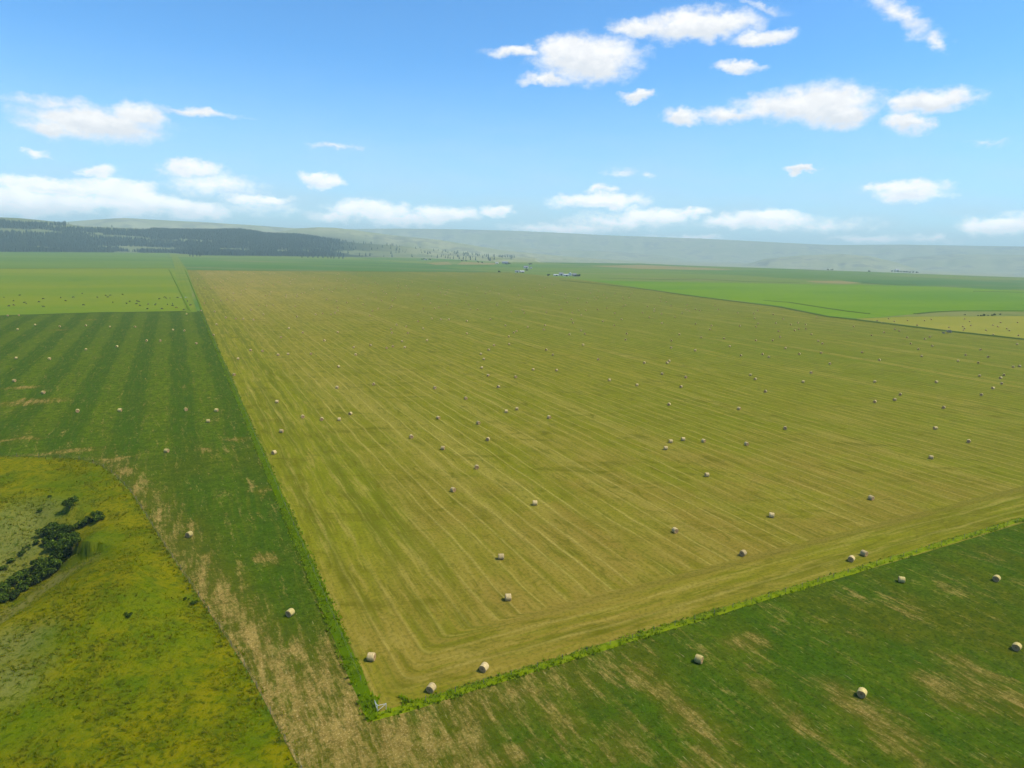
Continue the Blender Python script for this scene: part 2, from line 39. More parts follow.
COWS = [[-572.2,741.9,125],[-576.5,771.8,354],[-534.9,706.1,283],[-499.2,652.1,75],[-501.5,661.5,346],[-510.9,689.1,11],[-502.8,680.6,124],[-503.0,699.6,357],[-524.1,735.8,201],[-466.8,654.4,206],[-518.2,756.4,326],[-489.0,720.7,262],[-508.8,763.5,199],[-533.0,817.4,315],[-442.6,678.9,23],[-485.6,771.3,272],[-493.0,799.2,170],[-476.5,776.4,51],[-489.5,802.6,179],[-434.5,715.9,304],[-484.5,819.5,257],[-414.8,707.3,157],[-425.6,732.2,264],[-421.3,738.8,88],[-415.4,731.9,41],[-403.3,706.0,20],[-390.5,689.6,74],[-365.4,658.0,341],[-390.4,705.1,268],[-385.4,711.4,297],[-381.2,701.6,277],[-413.9,772.2,65],[-352.9,661.5,221],[-411.3,782.7,266],[-420.2,795.6,210],[-407.5,784.0,122],[-404.1,795.0,187],[-371.1,707.7,289],[-369.9,716.0,114],[-359.6,695.6,205],[-346.4,677.3,221],[-346.1,707.3,62],[-329.4,658.4,84],[-371.6,752.7,291]]
SHRUBS = [[-115.39,162.7,0.15,2.3],[-116.91,166.25,-0.12,2.0],[-105.19,157.95,-1.32,2.8],[-108.0,158.18,-2.3,1.9],[-109.61,157.36,-3.07,1.9],[-111.53,156.24,-3.98,2.2],[-114.08,156.98,-4.09,2.3],[-116.64,157.7,-4.25,2.4],[-117.84,156.69,-5.11,2.5],[-116.34,153.64,-6.14,2.6],[-114.16,154.61,-5.38,2.6],[-111.34,153.87,-5.02,2.4],[-108.43,153.01,-4.37,2.2],[-104.49,146.45,-3.08,2.6],[-110.07,150.7,-5.97,2.7],[-112.99,151.26,-6.52,2.6],[-102.0,144.96,-1.39,2.0],[-109.93,148.09,-7.29,2.8],[-105.95,146.03,-5.95,2.7],[-110.92,146.57,-8.09,2.7],[-113.34,146.48,-8.6,2.4],[-106.54,143.81,-6.99,2.6],[-110.72,144.37,-8.95,2.7],[-107.56,142.33,-8.68,2.4],[-113.78,144.25,-9.6,2.5],[-109.96,140.54,-9.79,2.5],[-114.62,142.75,-9.84,2.4],[-111.35,138.86,-10.16,2.6],[-114.77,140.37,-10.04,2.3],[-113.15,136.92,-10.45,2.5],[-115.93,138.16,-10.43,2.4],[-112.9,134.44,-10.77,2.3],[-110.98,135.82,-10.43,2.2],[-116.5,135.29,-10.87,2.6],[-116.47,131.79,-11.27,2.6],[-113.26,130.5,-11.38,2.4],[-123.94,163.39,-1.56,1.2],[-125.68,170.01,-0.12,1.0],[-61.28,117.3,-0.01,1.0],[-63.38,118.82,0.14,0.8],[-67.92,107.55,3.18,1.0],[-119.85,150.32,-7.29,1.5],[-121.07,148.48,-8.21,1.4],[-121.47,145.69,-9.04,1.5],[-119.53,152.11,-6.34,1.2]]
COULBLOB = [[-124.95,153.58,15,"grey"],[-124.38,160.86,9,"grey"],[-120.56,143.81,8,"grey"],[-107.18,130.16,4.5,"lit_path"],[-105.89,132.71,4,"lit_path"],[-104.82,135.11,4,"lit_path"],[-102.97,136.54,4,"lit_path"],[-100.53,137.24,4,"lit_path"],[-97.93,137.73,4,"lit_path"],[-94.49,136.97,3.5,"lit_path"],[-107.17,126.62,5,"lit_path"],[-84.65,99.4,8,"grey"],[-77.55,91.91,6,"grey"],[-128.42,180.2,12,"lush"],[-94.44,141.59,9,"lush"],[-121.49,167.88,10,"lush"],[-146.61,181.4,6,"lush"],[-67.88,111.08,9,"lush"],[-59.37,103.33,8,"lush"],[-70.81,84.3,10,"lush"],[-75.83,100.78,6,"lush"],[-58.86,90.23,6,"lush"],[-123.0,187.89,8,"lush"],[-37.02,84.02,5,"lush"],[-63.55,118.75,3,"lush"]]
FARM = {"a1":[-419.91,3161.9],"b1":[-75.98,2824.47],"b2":[-42.81,2858.72],"c1":[37.79,2286.88],"c2":[54.43,2267.97],"d1":[6.16,1892.8],"d2":[20.26,1887.27],"e1":[106.55,1726.55],"e2":[121.75,1760.3],"e3":[131.69,1717.35],"e4":[145.6,1762.11],"e5":[154.17,1724.54],"r1":[1985.45,3488.86]}
FTREE = [[85.98,1702.38],[159.84,1716.01],[164.69,1712.94],[-27.01,2773.72],[-34.55,2718.3],[37.05,2043.71],[59.66,2762.69],[66.73,2801.29],[-42.43,1852.7],[-160.03,2896.36],[-141.03,2861.83],[-243.91,3082.47],[-225.55,3082.71],[-444.62,3204.06],[-445.54,3281.21],[-398.45,3141.35],[-21.12,2812.64]]
BRUSH = [[580.17,828.07],[580.65,823.32],[589.24,830.31],[597.39,834.79],[601.39,833.31],[611.34,841.99],[568.59,835.06],[624.63,851.63]]
WILLOW = [[411.81,624.21],[404.27,619.06]]
ROW = [[-940.06,2958.69],[-916.52,2968.22],[-895.86,2973.12],[-875.13,2978.04],[-854.34,2982.97],[-828.3,2969.33],[-813.8,2964.89],[-799.34,2960.45],[-778.54,2965.33],[-760.91,2965.55],[-871.83,4604.03],[-817.49,4938.5],[-802.46,5124.25],[-1310.14,2701.76],[-1296.29,2698.07],[-1302.29,2744.84],[-1288.22,2741.04]]
TINYROW = [[1775.56,3159.77],[1775.2,3134.04],[1774.85,3108.72],[1785.97,3103.85],[1785.53,3079.02],[1796.53,3074.24],[1796.01,3049.87],[1806.89,3045.18],[1813.69,3026.12],[1462.61,3135.04],[1481.42,3135.29],[1585.67,3004.33]]
CLOUDS = [[5.43,14.49,4.26,1.65,1.0,0.0],[-0.44,15.05,2.41,0.41,0.8,0.0],[2.05,13.05,2.26,0.43,0.7,0.0],[3.57,15.18,2.23,1.09,1.0,0.0],[13.8,16.66,4.83,1.04,1.0,0.0],[9.78,16.61,2.76,0.66,0.9,0.0],[18.57,15.55,2.4,0.45,0.9,0.0],[16.95,13.73,1.89,0.41,0.8,0.0],[9.48,11.84,1.34,0.43,0.9,0.0],[13.1,10.35,1.61,0.65,0.9,0.0],[16.73,10.48,2.94,0.64,0.75,0.0],[22.77,10.99,4.14,1.42,1.0,0.0],[24.54,10.28,2.63,1.08,1.0,0.0],[19.61,11.01,2.83,0.83,0.8,0.0],[30.31,10.62,2.58,0.83,1.0,0.0],[28.66,10.75,1.23,0.65,0.8,0.0],[28.91,9.3,1.48,0.73,0.95,0.0],[22.38,6.23,1.26,0.29,0.9,0.0],[29.63,4.67,2.45,0.76,1.0,0.0],[27.81,4.91,0.9,0.42,0.8,0.0],[27.76,16.1,3.12,0.66,0.52,32],[29.97,14.41,1.41,0.48,0.5,50],[18.57,17.58,1.96,0.31,0.35,22],[-31.28,7.75,4.4,1.11,0.95,0.0],[-28.46,8.45,2.07,0.93,0.9,0.0],[-33.94,7.14,1.74,0.64,0.8,0.0],[-33.51,8.7,3.68,0.51,0.45,0.0],[-24.49,9.19,2.77,0.34,0.7,0.0],[-34.77,5.58,0.74,0.26,0.5,0.0],[-25.43,5.2,1.93,0.64,0.95,0.0],[-31.27,4.43,1.05,0.41,0.7,0.0],[-20.76,3.12,2.54,0.45,0.9,0.0],[-23.78,4.15,3.6,0.88,0.5,0.0],[-34.6,3.32,2.94,0.66,1.0,0.0],[-30.62,3.44,3.21,0.69,1.0,0.0],[-36.11,2.1,3.45,0.86,1.0,0.0],[-32.97,2.21,2.44,0.75,0.95,0.0],[-29.25,2.47,3.31,0.92,1.0,0.0],[-25.5,2.15,2.53,0.74,0.95,0.0],[-40.23,2.36,3.62,1.55,0.9,0.0],[-15.86,4.87,1.71,0.61,0.9,0.0],[-11.97,2.69,3.42,0.87,0.9,0.0],[-9.7,2.05,3.81,0.56,0.6,0.0],[-5.9,2.57,2.84,0.73,0.95,0.0],[-1.8,2.92,1.43,0.49,0.8,0.0],[-14.7,1.96,2.72,0.55,0.5,0.0],[6.78,3.92,3.76,0.64,0.95,0.0],[6.9,4.87,1.31,0.39,0.6,0.0],[11.51,2.87,3.5,0.64,0.9,0.0],[14.28,3.14,1.41,0.39,0.7,0.0],[20.06,2.66,3.47,0.76,0.95,0.0],[17.45,2.4,2.26,0.47,0.7,0.0],[8.69,2.26,4.86,0.72,0.5,0.0],[3.72,1.5,5.0,0.57,0.55,0.0],[14.44,1.08,3.12,0.4,0.6,0.0],[24.08,2.24,4.06,0.6,0.35,0.0],[35.39,2.3,2.17,0.66,0.95,0.0],[38.55,2.62,2.94,0.89,0.9,0.0],[-14.78,7.43,1.87,0.3,0.4,0.0],[8.46,6.23,1.13,0.31,0.35,0.0],[10.74,5.93,0.8,0.23,0.3,0.0],[33.79,7.7,1.33,0.19,0.25,0.0],[27.61,1.18,2.58,0.29,0.5,0.0],[31.45,1.17,1.8,0.28,0.4,0.0],[-20.49,2.6,3.01,0.61,0.35,0.0]]

# ------------------------------------------------------------------ camera
H = 70.0
FPX = 660.0
cam_d = bpy.data.cameras.new('camera')
cam_d.sensor_fit = 'HORIZONTAL'; cam_d.sensor_width = 36.0
cam_d.lens = FPX / 1024.0 * 36.0
cam_d.clip_start = 0.5; cam_d.clip_end = 60000.0
cam = bpy.data.objects.new('camera', cam_d); COL.objects.link(cam)
_x, _y, _z = (Vector(v) for v in CAM)          # world axes seen from the camera: right, down, forward
cr = Vector((_x[0], _y[0], _z[0])); cd = Vector((_x[1], _y[1], _z[1])); cf = Vector((_x[2], _y[2], _z[2]))
m = Matrix.Identity(4)
for i in range(3):
    m[i][0] = cr[i]; m[i][1] = -cd[i]; m[i][2] = -cf[i]
m.translation = (0, 0, H)
cam.matrix_world = m
S.camera = cam

# ------------------------------------------------------------------ light, sky, exposure
SUN_EL, SUN_AZ = 58.0, 96.0                     # azimuth clockwise from +Y
SKY_STRENGTH = 0.158
HAZE_DENSITY = 1.1e-4
S.view_settings.view_transform = 'Standard'; S.view_settings.look = 'None'
S.view_settings.exposure = 0.14; S.view_settings.gamma = 1.0
S.view_settings.use_curve_mapping = False
S.cycles.max_bounces = 4; S.cycles.diffuse_bounces = 2; S.cycles.transparent_max_bounces = 6
S.cycles.use_denoising = True; S.cycles.denoiser = 'OPENIMAGEDENOISE'; S.cycles.denoising_input_passes = 'RGB_ALBEDO_NORMAL'
S.cycles.use_adaptive_sampling = True; S.cycles.adaptive_threshold = 0.02
sun_d = bpy.data.lights.new('sun', 'SUN'); sun_d.energy = 4.8; sun_d.angle = R(1.5); sun_d.color = (1.0, 0.92, 0.78)
sun = bpy.data.objects.new('sun', sun_d); COL.objects.link(sun)
sv = Vector((math.sin(R(SUN_AZ)) * math.cos(R(SUN_EL)), math.cos(R(SUN_AZ)) * math.cos(R(SUN_EL)), math.sin(R(SUN_EL))))
sun.rotation_euler = sv.to_track_quat('Z', 'Y').to_euler(); sun.location = (200, 100, 400)


class NT:
    """small helper that writes shader nodes"""
    def __init__(s, tree): s.t = tree
    def n(s, kind, **kw):
        nd = s.t.nodes.new(kind)
        for k, v in kw.items(): setattr(nd, k, v)
        return nd
    def put(s, sock, v):
        if isinstance(v, bpy.types.NodeSocket): s.t.links.new(v, sock)
        elif isinstance(v, (tuple, list)):
            if len(sock.default_value) == 4 and len(v) == 3: v = (*v, 1)
            sock.default_value = v
        else: sock.default_value = v
    def m(s, op, a, b=0.0, c=0.0, clamp=False):
        nd = s.n('ShaderNodeMath', operation=op, use_clamp=clamp)
        for i, v in enumerate((a, b, c)): s.put(nd.inputs[i], v)
        return nd.outputs[0]
    def vm(s, op, a, b=(0, 0, 0)):
        nd = s.n('ShaderNodeVectorMath', operation=op)
        s.put(nd.inputs[0], a); s.put(nd.inputs[1], b)
        return nd.outputs['Value' if op in ('LENGTH', 'DOT_PRODUCT', 'DISTANCE') else 'Vector']
    def xyz(s, v):
        nd = s.n('ShaderNodeSeparateXYZ'); s.put(nd.inputs[0], v); return nd.outputs
    def comb(s, x, y, z=0.0):
        nd = s.n('ShaderNodeCombineXYZ')
        for i, v in enumerate((x, y, z)): s.put(nd.inputs[i], v)
        return nd.outputs[0]
    def noise(s, vec, scale, detail=3.0, rough=0.55, dist=0.0):
        nd = s.n('ShaderNodeTexNoise', noise_dimensions='3D')
        s.put(nd.inputs['Vector'], vec); s.put(nd.inputs['Scale'], scale); s.put(nd.inputs['Detail'], detail)
        s.put(nd.inputs['Roughness'], rough); s.put(nd.inputs['Distortion'], dist)
        return nd.outputs[0]
    def ss(s, v, a, b, lo=0.0, hi=1.0):
        nd = s.n('ShaderNodeMapRange', interpolation_type='SMOOTHSTEP')
        for i, q in enumerate((v, a, b, lo, hi)): s.put(nd.inputs[i], q)
        return nd.outputs[0]
    def mix(s, f, a, b, blend='MIX'):
        nd = s.n('ShaderNodeMix', data_type='RGBA', blend_type=blend)
        s.put(nd.inputs[0], f); s.put(nd.inputs[6], a); s.put(nd.inputs[7], b)
        return nd.outputs[2]
    def mixf(s, f, a, b):
        nd = s.n('ShaderNodeMix', data_type='FLOAT')
        s.put(nd.inputs[0], f); s.put(nd.inputs[2], a); s.put(nd.inputs[3], b)
        return nd.outputs[0]
    def scale(s, col, f):
        nd = s.n('ShaderNodeVectorMath', operation='SCALE'); s.put(nd.inputs[0], col); s.put(nd.inputs['Scale'], f); return nd.outputs[0]


def material(name, rough=0.9, spec=0.0):
    mt = bpy.data.materials.new(name); mt.use_nodes = True
    t = mt.node_tree; t.nodes.clear(); N = NT(t)
    o = N.n('ShaderNodeOutputMaterial'); b = N.n('ShaderNodeBsdfPrincipled')
    b.inputs['Roughness'].default_value = rough; b.inputs['Specular IOR Level'].default_value = spec
    t.links.new(b.outputs[0], o.inputs[0])
    return mt, N, b


def bump(N, b, h, strength=0.5, dist=0.3):
    nd = N.n('ShaderNodeBump'); nd.inputs['Strength'].default_value = strength; nd.inputs['Distance'].default_value = dist
    N.put(nd.inputs['Height'], h); N.t.links.new(nd.outputs[0], b.inputs['Normal'])


def objco(N): return N.n('ShaderNodeTexCoord').outputs['Object']
def pos(N): return N.n('ShaderNodeNewGeometry').outputs['Position']
def island(N): return N.n('ShaderNodeNewGeometry').outputs['Random Per Island']


def uvco(N):
    """field coordinates (u across, v along the long fence) from the world position"""
    p = N.vm('SUBTRACT', pos(N), (CORNER[0], CORNER[1], 0))
    u = N.vm('DOT_PRODUCT', p, (E2[0], E2[1], 0)); v = N.vm('DOT_PRODUCT', p, (E1[0], E1[1], 0))
    return N.comb(u, v, 0.0), u, v


# ---- world: physical sky with fair weather clouds far away in it
def build_world():
    w = bpy.data.worlds.new('World'); S.world = w; w.use_nodes = True
    t = w.node_tree; t.nodes.clear(); N = NT(t)
    out = N.n('ShaderNodeOutputWorld'); bg = N.n('ShaderNodeBackground')
    sky = N.n('ShaderNodeTexSky', sky_type='NISHITA'); sky.sun_disc = False
    sky.sun_elevation = R(SUN_EL); sky.sun_rotation = R(SUN_AZ)
    sky.altitude = 900; sky.air_density = 1.0; sky.dust_density = 0.6; sky.ozone_density = 2.0
    d = N.n('ShaderNodeTexCoord').outputs['Generated']
    x, y, z = N.xyz(d)
    az = N.m('MULTIPLY', N.m('ARCTAN2', x, y), 57.2958)
    el = N.m('MULTIPLY', N.m('ARCSINE', z), 57.2958)
    q0 = N.comb(az, N.m('MULTIPLY', el, 1.5), 0.0)
    # ragged outlines: push the coordinate about at two sizes
    wn = N.n('ShaderNodeTexNoise', noise_dimensions='3D'); N.put(wn.inputs['Vector'], q0)
    wn.inputs['Scale'].default_value = 0.5; wn.inputs['Detail'].default_value = 4; wn.inputs['Roughness'].default_value = 0.58
    wv = N.vm('MULTIPLY', N.vm('SUBTRACT', wn.outputs['Color'], (0.5, 0.5, 0.5)), (2.8, 1.7, 0))
    q = N.vm('ADD', N.comb(az, el, 0.0), wv)
    fine = N.noise(q0, 0.9, 6.0, 0.6)
    base = N.vm('MULTIPLY', N.scale(sky.outputs[0], SKY_STRENGTH), SKY_TINT)
    veil = N.m('MULTIPLY', N.ss(el, 15.0, -1.0), N.ss(N.noise(N.comb(N.m('MULTIPLY', az, 0.25), el, 0.0), 0.5, 4.0), 0.3, 0.7, 0.75, 1.0))
    body = N.ss(N.noise(N.vm('ADD', q0, (0.35, -0.9, 0)), 0.75, 5.0, 0.55), 0.3, 0.62)
    ccol = N.mix(N.m('MULTIPLY', body, N.ss(el, 1.0, 9.0, 0.45, 0.40)), (CLOUD_HI, CLOUD_HI, CLOUD_HI), (CLOUD_LO * 0.94, CLOUD_LO * 0.98, CLOUD_LO * 1.04))
    veiled = N.mix(N.m('MULTIPLY', veil, VEIL), base, (0.57, 0.735, 0.86))

    def sector(lo, hi):
        """the clouds that reach into one slice of the sky, as a background of their own"""
        acc = None; ws = None; hs = None
        for (a0, e0, cw, ch, al, rot) in CLOUDS:
            if a0 + cw * 1.6 + 2 < lo or a0 - cw * 1.6 - 2 > hi: continue
            p = N.vm('SUBTRACT', q, (a0, e0, 0))
            if rot:
                c, s_ = math.cos(R(-rot)), math.sin(R(-rot))
                pu = N.vm('DOT_PRODUCT', p, (c / cw, s_ / cw, 0)); pv = N.vm('DOT_PRODUCT', p, (-s_ / ch, c / ch, 0))
                L = N.vm('LENGTH', N.comb(pu, pv, 0.0))
            else:
                pp = N.vm('MULTIPLY', p, (1.0 / cw, 1.0 / ch, 0)); L = N.vm('LENGTH', pp); pv = N.xyz(pp)[1]
            f = N.m('MULTIPLY', N.m('SUBTRACT', 1.26, L), al * (1.16 if e0 < 7 else 1.0))
            w0 = N.m('MAXIMUM', f, 0.0); h0 = N.m('MULTIPLY', w0, pv)
            ws = w0 if ws is None else N.m('ADD', ws, w0); hs = h0 if hs is None else N.m('ADD', hs, h0)
            acc = f if acc is None else N.m('SMOOTH_MAX', acc, f, 0.08)
        dens = N.m('ADD', acc, N.m('MULTIPLY', N.m('SUBTRACT', fine, 0.5), 0.85))
        mask = N.m('MULTIPLY', N.ss(dens, -0.04, 0.76), 0.98)
        low = N.m('ADD', N.m('DIVIDE', hs, N.m('ADD', ws, 0.02)), N.m('MULTIPLY', N.m('SUBTRACT', fine, 0.5), 1.2))
        shade = N.m('MULTIPLY', N.ss(low, 0.25, -0.75), N.ss(dens, 0.25, 0.9, 0.25, 0.85))
        g = N.n('ShaderNodeBackground'); N.put(g.inputs['Color'], N.mix(mask, veiled, N.scale(N.mix(shade, ccol, (CLOUD_LO * 0.86, CLOUD_LO * 0.93, CLOUD_LO * 1.02)), N.ss(el, 8.0, 1.0, 1.0, 1.4)))); return g.outputs[0]

    def pick(f, a, b2):
        nd = N.n('ShaderNodeMixShader'); N.put(nd.inputs[0], f); N.t.links.new(a, nd.inputs[1]); N.t.links.new(b2, nd.inputs[2]); return nd.outputs[0]
    cuts = (-26.0, -6.0, 12.0)
    sh = sector(-52, cuts[0])
    for k, c in enumerate(cuts):
        sh = pick(N.m('GREATER_THAN', az, c), sh, sector(c, cuts[k + 1] if k < 2 else 52))
    N.put(bg.inputs['Color'], veiled)                             # the rest of the dome is clear
    front = N.m('MULTIPLY', N.m('LESS_THAN', N.m('ABSOLUTE', az), 52.0), N.m('LESS_THAN', N.m('ABSOLUTE', N.m('SUBTRACT', el, 11.0)), 14.0))
    t.links.new(pick(front, bg.outputs[0], sh), out.inputs[0])


CLOUD_HI, CLOUD_LO, VEIL = 1.0, 0.78, 0.80
SKY_TINT = (0.52, 0.95, 1.22)
build_world()

# ------------------------------------------------------------------ terrain shape
def _hash(ix, iy, seed):
    n = (ix.astype(np.int64) * 374761393 + iy.astype(np.int64) * 668265263 + seed * 1442695041) & 0x7fffffff
    n = ((n ^ (n >> 13)) * 1274126177) & 0x7fffffff
    n = (n ^ (n >> 16)) & 0xffff
    return n / 65535.0

def vnoise(x, y, seed=0):
    x = np.asarray(x, float); y = np.asarray(y, float)
    ix = np.floor(x); iy = np.floor(y); fx = x - ix; fy = y - iy
    fx = fx * fx * (3 - 2 * fx); fy = fy * fy * (3 - 2 * fy)
    a = _hash(ix, iy, seed); b = _hash(ix + 1, iy, seed); c = _hash(ix, iy + 1, seed); d = _hash(ix + 1, iy + 1, seed)
    return (a + (b - a) * fx) * (1 - fy) + (c + (d - c) * fx) * fy

def fbm(x, y, octv=4, seed=0):
    s = 0.0; a = 0.5; t = 0.0
    for k in range(octv):
        s = s + a * vnoise(np.asarray(x) * 2 ** k + 17.3 * k, np.asarray(y) * 2 ** k - 9.1 * k, seed + k); t += a; a *= 0.5
    return s / t

def sstep(e0, e1, x):
    t = np.clip((x - e0) / (e1 - e0), 0, 1); return t * t * (3 - 2 * t)

def polydist(x, y, pts):
    """distance to a polyline, the side of it, and the nearest place along it"""
    best = np.full(x.shape, 1e9); side = np.zeros(x.shape); tt = np.zeros(x.shape)
    for i in range(len(pts) - 1):
        ax, ay = pts[i][:2]; bx, by = pts[i + 1][:2]
        dx, dy = bx - ax, by - ay; L = dx * dx + dy * dy
        t = np.clip(((x - ax) * dx + (y - ay) * dy) / L, 0, 1)
        d = np.hypot(x - ax - t * dx, y - ay - t * dy)
        s = ((x - ax) * dy - (y - ay) * dx) / (np.sqrt(L) * np.maximum(d, 1e-6))
        m = d < best
        best = np.where(m, d, best); side = np.where(m, s, side); tt = np.where(m, i + t, tt)
    return best, side, tt

def inside(x, y, poly):
    r = np.zeros(x.shape, bool); n = len(poly)
    for i in range(n):
        x1, y1 = poly[i][:2]; x2, y2 = poly[(i + 1) % n][:2]
        if y1 == y2: continue
        c = ((y1 > y) != (y2 > y)) & (x < (x2 - x1) * (y - y1) / (y2 - y1) + x1)
        r ^= c
    return r

COUL_POLY = COULC + [[30.0, 40.0], [-40.0, -60.0], [-400.0, -60.0], [-600.0, 150.0]]
RIDGE_R = (4700.0, 8200.0, 6600.0, 12000.0, 13000.0, 7600.0, 9600.0)

def tab(t, az):
    a = np.array(t); return np.interp(az, a[:, 0], a[:, 1])

def edge_r(az):
    return 70.0 / np.maximum(-tab(P0, az), 0.008)

def coulee_height(x, y):
    d, side, t = polydist(x, y, RAV)
    depth = -np.interp(t, np.arange(len(RAV)), [p[2] for p in RAV])
    near = sstep(-0.7, 0.7, side)
    w = 40.0 + near * (3 * (fbm(x / 14, y / 14, 3, 5) - .5) - 13.0)
    w = w * np.interp(depth, [1, 11], [0.35, 1.0])
    f = 1 - sstep(0.05, 1.0, d / np.maximum(w, 1))
    z = -depth * f
    z = z + 4.2 * np.exp(-(((x + 74) / 17) ** 2 + ((y - 117) / 24) ** 2)) - 3.5 * sstep(0, 40, 84 - y + 0.35 * (-60 - x)) * sstep(-30, -60, x)
    z = z - 0.9 * np.exp(-(((x + 133) / 9) ** 2 + ((y - 184) / 9) ** 2))
    rough = (fbm(x / 9, y / 9, 4, 11) - .5) * 1.0 + (fbm(x / 1.7, y / 1.7, 3, 31) - .5) * 0.22
    db, _, _ = polydist(x, y, COULC)
    m = sstep(1.0, 10.0, db)
    return (z + rough) * m - 0.05 * (1 - m)

def hills_height(az, r):
    r0 = edge_r(az)
    s = [70.0 + R_ * tab(P, az) for R_, P in zip(RIDGE_R, (P1, P2, P3, P4, P5, P6, P7))]
    rt = sstep(-6, 12, az)
    r1 = np.maximum(RIDGE_R[0] * np.ones_like(az), r0 + 250)
    r1 = np.where(az > -2, r0 + 250, r1)
    s1 = np.maximum(70.0 + r1 * tab(P1, az), 0.0)
    z = np.zeros_like(r)
    def bump(rc, wn, wf, h, base):
        f = np.where(r < rc, sstep(-1, 0, (r - rc) / wn), sstep(-1, 0, (rc - r) / wf))
        return base + (h - base) * f
    base = -55.0 * sstep(0, 600, r - r0) * rt
    n1 = (fbm(az * 0.9, r / 900, 3, 3) - .5)
    b1 = bump(r1, np.maximum(r1 - r0 - 20, 50), 1500, s1 + 0 * n1, 0) * (1 - rt)
    z = np.maximum(base, b1) if False else np.where(b1 > 0.01, np.maximum(base, b1), base)
    for k, (rc, wn, wf) in ((2, (6600., 1500., 1200.)), (1, (8200., 1500., 1200.)), (3, (12000., 2600., 1000.)), (4, (13000., 900., 900.)), (5, (7600., 1300., 1000.)), (6, (9600., 1700., 1200.))):
        hb = bump(rc, wn, wf, s[k], base)
        dent = (fbm(az * 1.1 + 3 * k, r / 1100, 4, 40 + k) - .5) * 90 * sstep(0, 500, rc - r) * sstep(0.02, 0.5, (r - rc + wn) / wn)
        hb = np.where(s[k] < base + 3, -200.0, hb)
        z = np.maximum(z, hb + np.minimum(dent - 12.0, 0.0) * sstep(100, 900, rc - r))
    return np.where(r > r0, z, 0.0)

def height(x, y):
    x = np.asarray(x, float); y = np.asarray(y, float)
    r = np.hypot(x, y); az = np.degrees(np.arctan2(x, y))
    z = np.zeros(x.shape)
    m = inside(x, y, COUL_POLY)
    if m.any():
        z[m] = coulee_height(x[m], y[m])
    h = r > 1500
    if h.any():
        z[h] = hills_height(np.clip(az[h], -75, 75), r[h])
    return z


# ------------------------------------------------------------------ object helpers
def link(o, parent=None):
    COL.objects.link(o)
    if parent is not None: o.parent = parent
    return o

def tag(o, label=None, cat=None, group=None, kind=None):
    for k, v in (('label', label), ('category', cat), ('group', group), ('kind', kind)):
        if v: o[k] = v
    return o

def mesh_np(name, V, F, mats, smooth=False, mi=None):
    me = bpy.data.meshes.new(name)
    V = np.asarray(V, np.float32); me.vertices.add(len(V)); me.vertices.foreach_set('co', V.ravel())
    F = np.asarray(F, np.int32); k = F.shape[1]
    me.loops.add(F.size); me.loops.foreach_set('vertex_index', F.ravel())
    me.polygons.add(len(F)); me.polygons.foreach_set('loop_start', np.arange(0, F.size, k, dtype=np.int32))
    if mi is not None: me.polygons.foreach_set('material_index', np.asarray(mi, np.int32))
    me.polygons.foreach_set('use_smooth', np.full(len(F), smooth))
    for mt in (mats if isinstance(mats, list) else [mats]): me.materials.append(mt)
    me.update(calc_edges=True); me.validate()
    return me

def mesh_obj(name, me, parent=None, loc=(0, 0, 0), rz=0.0):
    o = bpy.data.objects.new(name, me); o.location = loc; o.rotation_euler = (0, 0, rz)
    return link(o, parent)

def empty(name, loc=(0, 0, 0), rz=0.0):
    o = bpy.data.objects.new(name, None); o.empty_display_size = 0.5; o.location = loc; o.rotation_euler = (0, 0, rz)
    return link(o)

def bm_mesh(name, bm, mats, smooth=False):
    me = bpy.data.meshes.new(name); bmesh.ops.recalc_face_normals(bm, faces=bm.faces); bm.to_mesh(me); bm.free()
    for mt in (mats if isinstance(mats, list) else [mats]): me.materials.append(mt)
    if smooth: me.polygons.foreach_set('use_smooth', np.full(len(me.polygons), True))
    return me

def box(bm, cx, cy, cz, sx, sy, sz, bev=0.0):
    r = bmesh.ops.create_cube(bm, size=1.0)
    for v in r['verts']: v.co = (cx + v.co.x * sx, cy + v.co.y * sy, cz + v.co.z * sz)
    if bev:
        es = {e for v in r['verts'] for e in v.link_edges}
        bmesh.ops.bevel(bm, geom=list(es), offset=bev, segments=1, affect='EDGES')

def bar(bm, a, b, r, seg=7, r2=None):
    a, b = Vector(a), Vector(b); d = b - a
    M = Matrix.Translation((a + b) / 2) @ d.to_track_quat('Z', 'Y').to_matrix().to_4x4()
    bmesh.ops.create_cone(bm, cap_ends=True, segments=seg, radius1=r, radius2=r if r2 is None else r2, depth=d.length, matrix=M)

ROT_UV = math.atan2(E2[1], E2[0])
def uvw(u, v, z=0.0): return (CORNER[0] + u * E2[0] + v * E1[0], CORNER[1] + u * E2[1] + v * E1[1], z)

